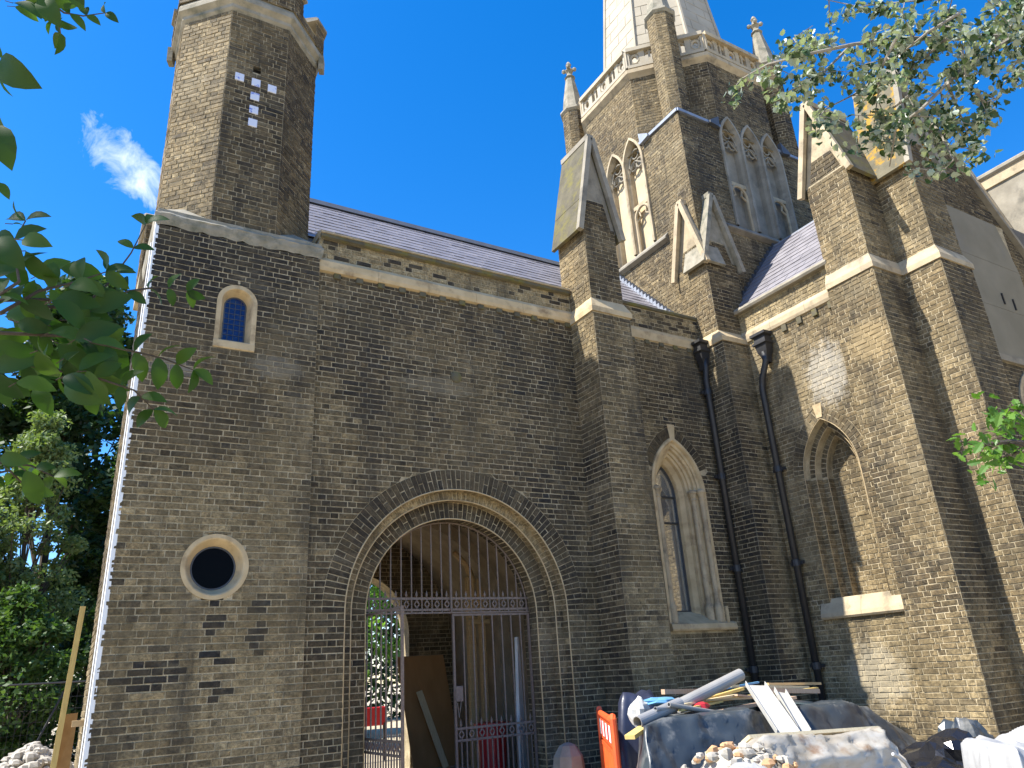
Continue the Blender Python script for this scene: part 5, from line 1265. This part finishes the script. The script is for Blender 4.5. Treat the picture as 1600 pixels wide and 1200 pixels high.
def crumple(name, mat, c, r, sq, label, cat, n=18, m_=12, amp=.22, seed=0., group=None, smooth=False, base=True):
    mb = MB(); mb.ball((0, 0, 0), 1, n, m_); vs = []
    for v in mb.v:
        p = Vector(v); k = 1 + amp * mnoise.noise(p * 1.3 + Vector((seed, 0, 0))) + amp * .7 * mnoise.noise(p * 3.1 + Vector((0, seed, 0))) + amp * .5 * (1 - 2 * abs(mnoise.noise(p * 2.2 + Vector((0, 0, seed)))))
        q = Vector((p.x * sq[0], p.y * sq[1], p.z * sq[2])) * k * r + Vector(c)
        if base: q.z = max(q.z, GZ)
        vs.append(tuple(q))
    mb.v = vs; return tag(mb.obj(name, mat, smooth=smooth), label, cat, group)
crumple('plastic_scrap', 'white_plastic', Q(1262, 1128, -3.0), .13, (1.2, 1, .8), 'crumpled white plastic scrap right of the narrow trim', 'scrap', 16, 10, .5, 4., base=False)
crumple('plastic_scrap', 'red_plastic', Q(1096, 1103, -2.85), .055, (1.5, 1, .7), 'small red plastic scrap on top of the heap', 'scrap', 8, 6, .4, 2., base=False)
crumple('plastic_scrap', 'blue_plastic', Q(1030, 1096, -2.6), .10, (2.0, 1, .35), 'pale blue plastic scrap left of the thick pipe', 'scrap', 12, 8, .4, 6., base=False)
crumple('plastic_bag', 'white_plastic', Q(1000, 1115, -2.6), .12, (.8, .8, 1.1), 'pale translucent bag at the left end of the heap', 'bag', 14, 10, .3, 7., base=False)
# rubble sack wrapped in clear plastic, with a board and rubble on it
def h_sack(u, v):
    e = sstep(min(u / .10, (1 - u) / .10)) * sstep(min(v / .14, (1 - v) / .12)); return GZ + (.64 + .14 * u + .05 * math.sin(v * 6 + u * 4)) * e
ca, cb_, cc, cd_ = Q(1118, 1230, -5.0), Q(1425, 1230, -4.9), at_y(1392, 1150, -4.0), at_y(1165, 1160, -4.0)
SK = [at_y(*q) for q in ((1168, 1172, -4.75), (1190, 1152, -4.6), (1235, 1150, -4.5), (1300, 1150, -4.45), (1345, 1143, -4.4), (1372, 1138, -4.4), (1392, 1160, -4.45))]
SB = [p + Vector((.25, .35, -.05)) for p in SK]; S2 = [Vector((p.x - .10, p.y - .16, p.z - .14 + .03 * math.sin(k * 2.1))) for k, p in enumerate(SK)]; S3 = [Vector((p.x - .16, p.y - .17, p.z - .26)) for p in SK]; S4 = [Vector((p.x - .26, p.y - .30, p.z - .42)) for p in SK]; S5 = [Vector((p.x - .30, p.y - .32, GZ)) for p in SK]
sack = folded('rubble_sack', 'bag_plastic', [S5, S4, S3, S2, SK, SB, [Vector((p.x + .15, p.y + .2, GZ)) for p in SB]], 9, .026, 6.0, 5.0); tag(sack, 'torn cream plastic wrapped around a sack of rubble in front', 'sack')
stick('board', Q(1165, 1156, -4.15), Q(1368, 1141, -4.0), .10, .03, 'wood_pale', 'pale board lying along the back edge of the rubble sack', 'board', up=(0, .6, 1))
random.seed(5)
rb = MB(); rb2 = MB(); c0 = Q(1150, 1176, -4.75)
for k in range(60):
    p = c0 + Vector((uni(-.30, .30), uni(-.30, .30), 0)); p.z = c0.z + .03 - 1.0 * ((p.x - c0.x) ** 2 + (p.y - c0.y) ** 2) + uni(-.04, .03); m_ = rb if rnd() < .72 else rb2
    m_.ball(p, uni(.025, .06), 6, 4, (uni(.7, 1.4), uni(.7, 1.2), uni(.6, 1)), .25)
o = tag(rb.obj('rubble', 'rubble'), 'small pile of pale rubble beside the wrapped sack', kind='stuff'); o = tag(rb2.obj('rubble', 'rubble_brick'), 'orange brick fragments on the small rubble pile', kind='stuff')
crumple('rubble_mound', 'rubble', (c0.x, c0.y, GZ), .8, (.75, .75, 1.0), 'pale dusty mound of rubble beside the wrapped sack', 'rubble', 16, 10, .2, 3.)
blob('white_sheet', 'white_bag', (((3.3, -5.6), (4.3, -5.6), (4.75, -4.9), (3.8, -4.75)), lambda u, v: GZ + (.72 + .08 * math.sin(u * 5)) * sstep(edge(u, .2)) * sstep(edge(v, .2))), 24, 18, .03, 4, 2.)
tag(bpy.data.objects['white_sheet'], 'white folded bag at the bottom edge left of the rubble sack', 'bag')
crumple('bin_bag', 'black_plastic', (7.55, -4.25, GZ + .30), .46, (1.15, .95, .72), 'big shiny black bin bag beyond the white bulk bag', 'bag', 26, 18, .28, 1., 'black bin bags', smooth=False)
crumple('bin_bag', 'black_plastic', (6.75, -4.55, GZ + .22), .36, (1.3, .9, .7), 'smaller black bin bag slumped beside the rubble sack', 'bag', 24, 16, .32, 8., 'black bin bags')
crumple('bin_bag', 'tarp', (8.35, -3.95, GZ + .33), .38, (.9, .8, .95), 'pointed grey black bag behind the big bin bag', 'bag', 20, 14, .3, 13., 'black bin bags')
# white bulk bag with a strap
def h_bulk(u, v): return GZ + (.66 + .03 * math.sin(u * 9)) * sstep(min(u / .10, (1 - u) / .10)) * sstep(min(v / .12, (1 - v) / .12))
R_ = empty('bulk_bag', (7.0, -5.1, GZ), 'white woven bulk bag with a lifting strap at the bottom right', 'bag')
blob('cloth', 'white_bag', (((6.0, -5.7), (7.5, -5.7), (8.2, -4.55), (6.7, -4.75)), h_bulk), 60, 44, .04, 3.4, 4., parent=R_)
b_ = MB(); b_.tube([Q(1580, 1199, -4.9), Q(1575, 1175, -4.85), Q(1566, 1162, -4.8), Q(1556, 1166, -4.75), Q(1552, 1180, -4.8)], [.03] * 5, 6); b_.obj('strap', 'white_bag', R_, smooth=True)
b_ = MB(); b_.tube([Q(1395, 1178, -5.0), Q(1405, 1183, -5.0), Q(1415, 1192, -5.0), Q(1424, 1205, -5.0)], .014, 6); tag(b_.obj('strap', 'white_bag'), 'white strap hanging beside the rubble sack', 'strap')
stick('green_strip', Q(1433, 1168, -3.6), Q(1463, 1170, -3.6), .12, .04, 'green_plastic', 'small bright green plastic strip on the ground by the buttress', 'strip')
b_ = MB(); b_.prism([Q(1575, 1172, -4.2), Q(1640, 1125, -4.2), Q(1640, 1195, -4.2), Q(1590, 1195, -4.2)], (.05, .1, 0)); tag(b_.obj('osb_board', 'osb'), 'corner of an orange chipboard sheet at the right edge', 'board')

# ================================================================== LEFT OF THE TURRET
b_ = MB(); b_.prism([(.02, .75, GZ), (.30, .82, GZ), (.325, 1.0, 1.49), (.205, .95, 1.48)], (.0, .02, 0)); tag(b_.obj('chipboard_sheet', 'osb'), 'orange chipboard sheet leaning by the left corner of the turret', 'board')
stick('timber_post', (.13, .7, GZ), (.225, 1.0, 2.60), .055, .05, 'wood_yellow', 'tall pale timber post standing against the turret side', 'post', up=(0, 1, 0))
b_ = MB(); b_.box(.27, .40, .6, .66, 1.36, 1.42); tag(b_.obj('timber_wedge', 'wood'), 'small brown wedge between the post and the turret corner', 'wedge')
R_ = empty('mesh_fence', (-1.0, 8.0, GZ), 'grey steel mesh fence panel in front of the trees', 'fence')
b_ = MB()
for x in (-3.2, -1.35, .3, 2.0):
    b_.tube([(x, 8, GZ), (x, 8, 1.95)], .02, 6)
b_.tube([(-3.2, 8, 1.95), (2.0, 8, 1.95)], .02, 6); b_.tube([(-3.2, 8, .35), (2.0, 8, .35)], .02, 6); b_.tube([(-.35, 7.6, GZ), (.28, 8, 1.8)], .02, 6); b_.obj('frame', 'iron_black', R_)
b_ = MB()
for k in range(52): b_.tube([(-3.2 + k * .1, 8, .35), (-3.2 + k * .1, 8, 1.95)], .003, 3, False)
for k in range(8): b_.tube([(-3.2, 8, .5 + k * .2), (2.0, 8, .5 + k * .2)], .003, 3, False)
b_.obj('mesh', 'iron_black', R_)
rb = MB()
for k in range(420):
    a = uni(0, 2 * PI); r_ = abs(random.gauss(0, .55)); x = -.05 + r_ * math.cos(a) * 1.2; y = 5.2 + r_ * math.sin(a); z = GZ + max(0, .85 - .75 * r_) + uni(-.04, .05)
    rb.ball((x, y, z), uni(.04, .10), 6, 4, (uni(.7, 1.3), uni(.7, 1.3), uni(.5, .9)), .25)
tag(rb.obj('rubble_heap', 'rubble'), 'heap of broken grey stone by the fence', kind='stuff')
for k in range(3):
    b_ = MB(); b_.bbox(-1.6, -.55, 5.0, 5.6, GZ + k * .16, GZ + k * .16 + .13, .01); tag(b_.obj('stone_slab', 'cement'), ['lowest', 'middle', 'topmost'][k] + ' grey slab of the stack at the left edge', 'slab', 'stacked slabs')

# ================================================================== TREES AND BRANCHES
def leaf_quads(P, D, L, W, t):
    """numpy: P centres, D directions (unit), lengths; returns verts (n*4) for folded diamonds"""
    n = len(P); up = np.random.normal(size=(n, 3)); S = np.cross(D, up); S /= np.linalg.norm(S, axis=1)[:, None] + 1e-9
    a = P - D * (L / 2)[:, None]; b_ = P + D * (L / 2)[:, None]; c_ = P + S * (W / 2)[:, None]; d_ = P - S * (W / 2)[:, None]
    return np.stack([a, c_, b_, d_], 1).reshape(-1, 3)
np.random.seed(4)
def foliage(name, mat, P, D, L, W, parent, kind=None):
    V_ = leaf_quads(P, D, L, W, None); n = len(P); me = bpy.data.meshes.new(name)
    me.vertices.add(n * 4); me.vertices.foreach_set('co', V_.astype(np.float32).ravel()); me.loops.add(n * 4); me.loops.foreach_set('vertex_index', np.arange(n * 4, dtype=np.int32)); me.polygons.add(n)
    me.polygons.foreach_set('loop_start', np.arange(0, n * 4, 4, dtype=np.int32)); me.polygons.foreach_set('loop_total', np.full(n, 4, dtype=np.int32)); me.update(calc_edges=True)
    at = me.attributes.new('tint', 'FLOAT_COLOR', 'POINT'); r = np.repeat(np.random.rand(n), 4); at.data.foreach_set('color', np.stack([r, r, r, np.ones_like(r)], 1).astype(np.float32).ravel())
    me.materials.append(MATS[mat]); o = link(name, me, parent)
    if kind: o['kind'] = kind
    return o
def rdir(n, down=0.3):
    d = np.random.normal(size=(n, 3)); d[:, 2] = d[:, 2] * .6 - down; return d / np.linalg.norm(d, axis=1)[:, None]
def tree(name, label, base, h, rad, mat, nl=9000, ls=.16, lean=0, crown0=.22, group='trees beyond the fence', nclump=70, trunk_r=.18, weep=.3):
    base = Vector(base); R_ = empty(name, base, label, 'tree', group); t_ = MB(); pts = [base + Vector((lean * k / 6 + uni(-.1, .1), uni(-.1, .1), h * .9 * k / 6)) for k in range(7)]
    t_.tube(pts, [trunk_r * (1 - .8 * k / 6) for k in range(7)], 8); 
    Cs = []
    for k in range(nclump):
        f_ = crown0 + (1 - crown0) * rnd() ** .9; z = f_ * h; pr = math.sin(PI * clamp((f_ - crown0 * .7) / (1.02 - crown0 * .7)) ** .75) ; a = uni(0, 2 * PI); r_ = rad * pr * (rnd() ** .45)
        c_ = base + Vector((lean * f_ + r_ * math.cos(a), r_ * math.sin(a), z)); Cs.append((c_, rad * uni(.16, .34)))
        if k % 2 == 0: i = min(int(f_ * 6), 5); st = pts[max(i - 1, 0)]; t_.tube([st, (st + c_) / 2 + Vector((0, 0, .15)), c_], [trunk_r * .3, trunk_r * .18, .012], 5, False)
    t_.obj('trunk', 'bark', R_)
    per = nl // nclump; P = []
    for c_, r_ in Cs:
        g = np.random.normal(size=(per, 3)); g /= np.linalg.norm(g, axis=1)[:, None]; g *= (np.random.rand(per) ** .4)[:, None] * r_; g[:, 2] *= .75; P.append(g + np.array(c_))
    P = np.concatenate(P); n = len(P); foliage('crown', mat, P, rdir(n, weep), np.random.uniform(.7, 1.3, n) * ls, np.random.uniform(.35, .6, n) * ls, R_)
tree('broadleaf_tree', 'tall dark broadleaf tree at the far left behind the fence', (-4.6, 15, GZ), 13.5, 3.4, 'leaf_dark', 26000, .28)
tree('broadleaf_tree', 'dark tree rising behind the pale slender tree, next to the turret edge', (-.6, 18, GZ), 15.0, 3.4, 'leaf_dark', 30000, .28)
tree('slender_tree', 'pale silvery green tree in the middle of the dark trees', (-.9, 11.5, GZ), 8.0, 1.35, 'leaf_pale', 15000, .13, nclump=110, crown0=.18, trunk_r=.08, weep=.6)
tree('broadleaf_tree', 'dark tree between the slender tree and the turret', (1.6, 14.5, GZ), 9.0, 2.0, 'leaf_dark', 18000, .22)
tree('broadleaf_tree', 'mid green tree at the left edge in front of the dark ones', (-3.0, 11.0, GZ), 7.0, 1.7, 'leaf_mid', 18000, .18)
tree('shrub', 'bright green bushy shrub behind the mesh fence', (-.7, 9.3, GZ), 3.6, 1.3, 'leaf_mid', 12000, .13, crown0=.08, nclump=90, trunk_r=.06, group='shrubs by the fence')
tree('shrub', 'dark shrub behind the mesh fence near the left edge', (-2.4, 9.4, GZ), 3.0, 1.2, 'leaf_dark', 8000, .13, crown0=.08, trunk_r=.06, group='shrubs by the fence')
tree('shrub', 'dark low shrub behind the fence close to the turret', (.9, 10.4, GZ), 3.4, 1.2, 'leaf_dark', 8000, .13, crown0=.08, trunk_r=.06, group='shrubs by the fence')
tree('broadleaf_tree', 'sunlit green tree seen through the rear arch of the gateway', (7.0, 14.5, GZ), 8.0, 3.0, 'leaf_bright', 12000, .2, crown0=.1, group='trees seen through the gateway')
tree('shrub', 'sunlit shrub beyond the rear arch of the gateway', (5.6, 11.0, GZ), 3.2, 1.5, 'leaf_bright', 9000, .13, crown0=.05, trunk_r=.06, group='trees seen through the gateway')
n = 45000; P = np.stack([np.random.uniform(-14, 30, n), 24 + np.random.normal(0, 1.0, n), GZ + np.random.rand(n) ** .8 * 9.0], 1); P[:, 2] *= .75 + .25 * np.sin(P[:, 0] * .7)
tag(foliage('woodland', 'leaf_dark', P, rdir(n), np.random.uniform(.2, .45, n), np.random.uniform(.12, .25, n), None), 'dark belt of woodland closing the view behind the trees', kind='stuff')

# near leaves
def leaf_mesh(name, mat, kind):
    m_ = MB()
    if kind == 'ovate':
        prof = [(0, 0), (.08, .10), (.25, .215), (.45, .25), (.65, .225), (.82, .145), (.94, .05), (1, 0)]
        vs = []; fs = []
        for i, (x, w_) in enumerate(prof):
            cz = .10 * math.sin(x * PI) - .12 * x * x; vs += [(x, -w_, cz + w_ * .28), (x, 0, cz), (x, w_, cz + w_ * .28)]
        for i in range(len(prof) - 1):
            a = i * 3; fs += [(a, a + 3, a + 4, a + 1), (a + 1, a + 4, a + 5, a + 2)]
        m_.add(vs, fs)
    else:
        if kind == 'poplar': R__ = [(0, 0), (.10, .22), (.30, .40), (.42, .30), (.62, .34), (.72, .20), (1.0, 0)]
        else: R__ = [(0, 0), (.08, .06), (.22, .20), (.30, .12), (.45, .30), (.55, .18), (.72, .27), (.82, .14), (.95, .10), (1.0, 0)]
        vs = []; fs = []
        for x, w_ in R__: vs += [(x, -w_, w_ * .25 - .1 * x * x), (x, 0, -.1 * x * x), (x, w_, w_ * .25 - .1 * x * x)]
        for i in range(len(R__) - 1):
            a = i * 3; fs += [(a, a + 3, a + 4, a + 1), (a + 1, a + 4, a + 5, a + 2)]
        m_.add(vs, fs)
    return m_.mesh(name, mat, smooth=(kind == 'ovate'))
LEAF_N = leaf_mesh('leaf', 'leaf_near', 'ovate'); LEAF_P = leaf_mesh('leaf', 'leaf_poplar', 'poplar'); LEAF_O = leaf_mesh('leaf', 'leaf_oak', 'oak')
def leaf_matrix(p, d, nrm, s):
    d = d.normalized(); nrm = (nrm - d * nrm.dot(d)).normalized(); y = nrm.cross(d); M4 = Matrix.Identity(4)
    for i in range(3): M4[i][0] = d[i] * s; M4[i][1] = y[i] * s; M4[i][2] = nrm[i] * s; M4[i][3] = p[i]
    return M4
def put_leaf(me, root, M4):
    o = bpy.data.objects.new('leaf', me); col.objects.link(o); o.parent = root; o.matrix_parent_inverse = Matrix.Translation(-WLOC[root.name]); o.matrix_basis = M4; return o
def branch_left(label, sprays, singles, t0, root_px):
    R_ = empty('leafy_branch', at_t(*root_px, t0), label, 'branch', 'overhanging near branches'); st = MB()
    for (pts, n, ln, t_) in sprays:
        t_ = t_ or t0; P3 = [at_t(x, y, t_ + .05 * k) for k, (x, y) in enumerate(pts)]; tw = MB(); tw.tube(P3, [.004 - .0028 * k / (len(P3) - 1) for k in range(len(P3))], 6); tw.obj('twig', 'bark', R_)
        tot = len(P3) - 1
        for k in range(n):
            f_ = .15 + .85 * k / max(n - 1, 1); i = min(int(f_ * tot), tot - 1); g = f_ * tot - i; p = P3[i].lerp(P3[i + 1], g); ax = (P3[i + 1] - P3[i]).normalized(); sd = ax.cross(FWD).normalized()
            for sg in ((-1, 1) if k < n - 1 else (-1, 0, 1)):
                d = ax * uni(.3, .7) + sd * sg * uni(.7, 1.0) + FWD * uni(-.35, .35) + Vector((0, 0, -.15)); L = ln / F_PX * t_ * uni(.8, 1.15)
                nr = -FWD * uni(.4, 1) + Vector((uni(-.7, .7), uni(-.7, .7), uni(.2, .9)))
                put_leaf(LEAF_N, R_, leaf_matrix(p, d, nr, L))
    for (x, y, x2, y2) in singles:
        t_ = t0 + uni(-.2, .25); a = at_t(x, y, t_); c_ = at_t(x2, y2, t_ + uni(-.03, .05)); nr = -FWD + Vector((uni(-.6, .6), uni(-.6, .6), uni(0, .8)))
        put_leaf(LEAF_N, R_, leaf_matrix(a, c_ - a, nr, (c_ - a).length)); s_ = at_t(x - 12, y + uni(-10, 10), t_); st.tube([s_, a], .0012, 4, False)
    if singles: o = st.obj('leaf_stalks', 'bark', R_); o['kind'] = 'stuff'
    return R_
random.seed(21)
sing = []
for k in range(46): x, y = uni(0, 190), uni(455, 625); 
def cl(n, x0, x1, y0, y1, ln):
    o = []
    for k in range(n):
        x, y = uni(x0, x1), uni(y0, y1); a = uni(-.5, 1.2); l = ln * uni(.8, 1.25); o.append((x, y, x + l * math.cos(a), y + l * math.sin(a)))
    return o
S1 = [(20, 350, 38, 352), (35, 375, 78, 382), (40, 392, 92, 445), (0, 370, 35, 420), (0, 400, 45, 450), (95, 420, 165, 432), (110, 445, 152, 452), (60, 430, 110, 405), (45, 440, 70, 490), (130, 505, 200, 600), (150, 520, 170, 620), (100, 560, 135, 600), (20, 500, 110, 520)]
branch_left('dark leafy branch reaching in from the left across the turret',
    [([(-30, 470), (60, 468), (140, 470), (172, 440), (205, 395), (228, 350)], 6, 40, 1.5), ([(60, 480), (150, 478), (200, 455), (250, 448), (292, 455)], 6, 36, 1.55), ([(0, 520), (100, 525), (190, 545), (255, 560), (302, 578)], 7, 50, 1.5), ([(-10, 560), (70, 575), (150, 590), (210, 610), (240, 640)], 6, 48, 1.45), ([(-30, 480), (30, 440), (20, 380), (40, 345)], 4, 48, 1.4), ([(0, 490), (60, 455), (120, 440), (165, 425)], 4, 52, 1.45)],
    S1 + cl(44, -20, 165, 462, 610, 60), 1.5, (-60, 500))
rootb = bpy.data.objects['leafy_branch']
n = 9000; g_ = np.random.normal(size=(n, 3)); g_ /= np.linalg.norm(g_, axis=1)[:, None]; g_ *= (np.random.rand(n) ** .4)[:, None] * np.array([2.0, 2.2, 1.7])
foliage('crown', 'leaf_mid', g_ + np.array([-3.5, -6.7, 6.3]), rdir(n), np.random.uniform(.07, .13, n), np.random.uniform(.04, .07, n), rootb, 'stuff')  # unseen crown on its trunk, added up-sun to shade the near leaves
b_ = MB(); b_.tube([(-4.4, -7.2, GZ), (-4.3, -7.1, 3.2), (-3.7, -6.8, 6.0)], [.16, .13, .05], 8); b_.tube([(-4.3, -7.1, 3.0), (-2.2, -7.3, 2.9), at_t(-60, 500, 1.5)], [.07, .03, .006], 6); b_.obj('trunk', 'bark', rootb)
branch_left('small leafy spray hanging in the top left corner', [([(20, -40), (60, -10), (100, 20), (130, 25), (165, 20)], 5, 30, 1.9), ([(40, -30), (75, 0), (92, 40), (95, 52)], 3, 34, 1.9)], cl(20, 10, 110, -40, 15, 45), 1.9, (40, -80))
branch_left('dark leaves at the left edge above the big branch', [], [(0, 95, 56, 135), (0, 100, 14, 152), (-4, 195, 16, 262), (-5, 285, 15, 310), (-30, 60, 6, 90), (-10, 160, 10, 215)], 1.3, (-60, 200))
branch_left('leafy tip at the left edge below the big branch', [([(-40, 725), (10, 722), (50, 728), (84, 745)], 4, 38, 1.5), ([(-30, 745), (15, 735), (45, 765)], 3, 36, 1.5)], [(0, 715, 45, 722), (30, 725, 62, 748), (40, 735, 62, 790)], 1.5, (-60, 730))
def branch_right(name, label, limbs, me, mesh_kind, mat, t0, size, nper, spread, seed, top=300, bark='bark_grey'):
    random.seed(seed); root = limbs[0][0]; R_ = empty(name, at_t(root[0], root[1], t0), label, 'branch', 'overhanging sunlit branches'); tw = MB(); cand = []
    for li, pts in enumerate(limbs):
        P3 = [at_t(x, y, t0 + .25 * math.sin(li * 1.9 + k)) for k, (x, y) in enumerate(pts)]; nn_ = len(P3); bt_ = MB(); bt_.tube(P3, [.020 * (1 - .8 * k / (nn_ - 1)) * (1 if li < 2 else .5) for k in range(nn_)], 6); bt_.obj('limb', bark, R_)
        for i in range(nn_ - 1):
            seg = (P3[i + 1] - P3[i]).length; m_ = max(2, int(seg / .085))
            for j in range(m_):
                p = P3[i].lerp(P3[i + 1], (j + rnd()) / m_); tip = p + Vector((uni(-1, 1), uni(-1, 1), uni(-1.0, .7))) * spread * uni(.4, 1); tw.tube([p, (p + tip) / 2 + Vector((0, 0, .02)), tip], [.004, .003, .0015], 4, False)
                for q in range(nper):
                    c_ = p.lerp(tip, uni(.2, 1.1)) + Vector((uni(-1, 1), uni(-1, 1), uni(-1, 1))) * .05; d = Vector((uni(-1, 1), uni(-1, 1), uni(-1.2, .4)))
                    nr = Vector((uni(-1, 1), uni(-1, 1), uni(-.5, 1))) + SUN * .3; cand.append(leaf_matrix(c_, d, nr, size * uni(.65, 1.2)))
    o = tw.obj('twigs', bark, R_); o['kind'] = 'stuff'
    random.shuffle(cand)
    for M4 in cand[:top]: put_leaf(me, R_, M4)
    rest = MB(); lv = [v.co.copy() for v in me.vertices]; lf = [tuple(p.vertices) for p in me.polygons]
    for M4 in cand[top:]: rest.add([M4 @ v for v in lv], lf, (rnd(), 0, 0))
    if cand[top:]: o = rest.obj('foliage', mat, R_, tint=True); o['kind'] = 'stuff'
    return len(cand)
npop = branch_right('poplar_branch', 'silvery poplar branch hanging into the sky at the top right',
    [[(1720, 60), (1600, 55), (1500, 60), (1400, 60), (1330, 70), (1260, 85), (1200, 100), (1155, 125)], [(1600, 50), (1520, 95), (1480, 130), (1440, 170), (1400, 200), (1390, 260)], [(1640, -20), (1540, -10), (1440, 0), (1340, 10), (1270, -5)], [(1480, 60), (1420, 110), (1350, 140), (1290, 170), (1275, 190)],
     [(1330, 70), (1290, 110), (1250, 135), (1215, 150)], [(1500, 70), (1510, 130), (1540, 160), (1565, 150)], [(1480, 130), (1500, 180), (1520, 215), (1530, 225)], [(1640, 30), (1600, 80), (1580, 110), (1590, 130)], [(1440, 170), (1470, 210), (1490, 250), (1460, 280)], [(1400, 60), (1380, 100), (1370, 160), (1365, 200)], [(1260, 85), (1240, 60), (1270, 40)], [(1560, 0), (1580, 40), (1600, 60)], [(1500, 20), (1450, 50), (1400, 90), (1350, 100)], [(1420, 150), (1380, 180), (1330, 180)]],
    LEAF_P, 'poplar', 'leaf_poplar', 4.6, .050, 26, .29, 31)
noak = branch_right('oak_branch', 'bright green lobed leaves poking in at the right edge', [[(1700, 720), (1620, 690), (1570, 660), (1540, 640)], [(1640, 700), (1580, 690), (1530, 695), (1500, 690)], [(1660, 690), (1600, 650), (1580, 630)], [(1620, 700), (1560, 715), (1535, 735)], [(1640, 640), (1600, 620)]], LEAF_O, 'oak', 'leaf_oak', 3.8, .065, 10, .12, 17, bark='bark')
print('leaves', npop, noak)
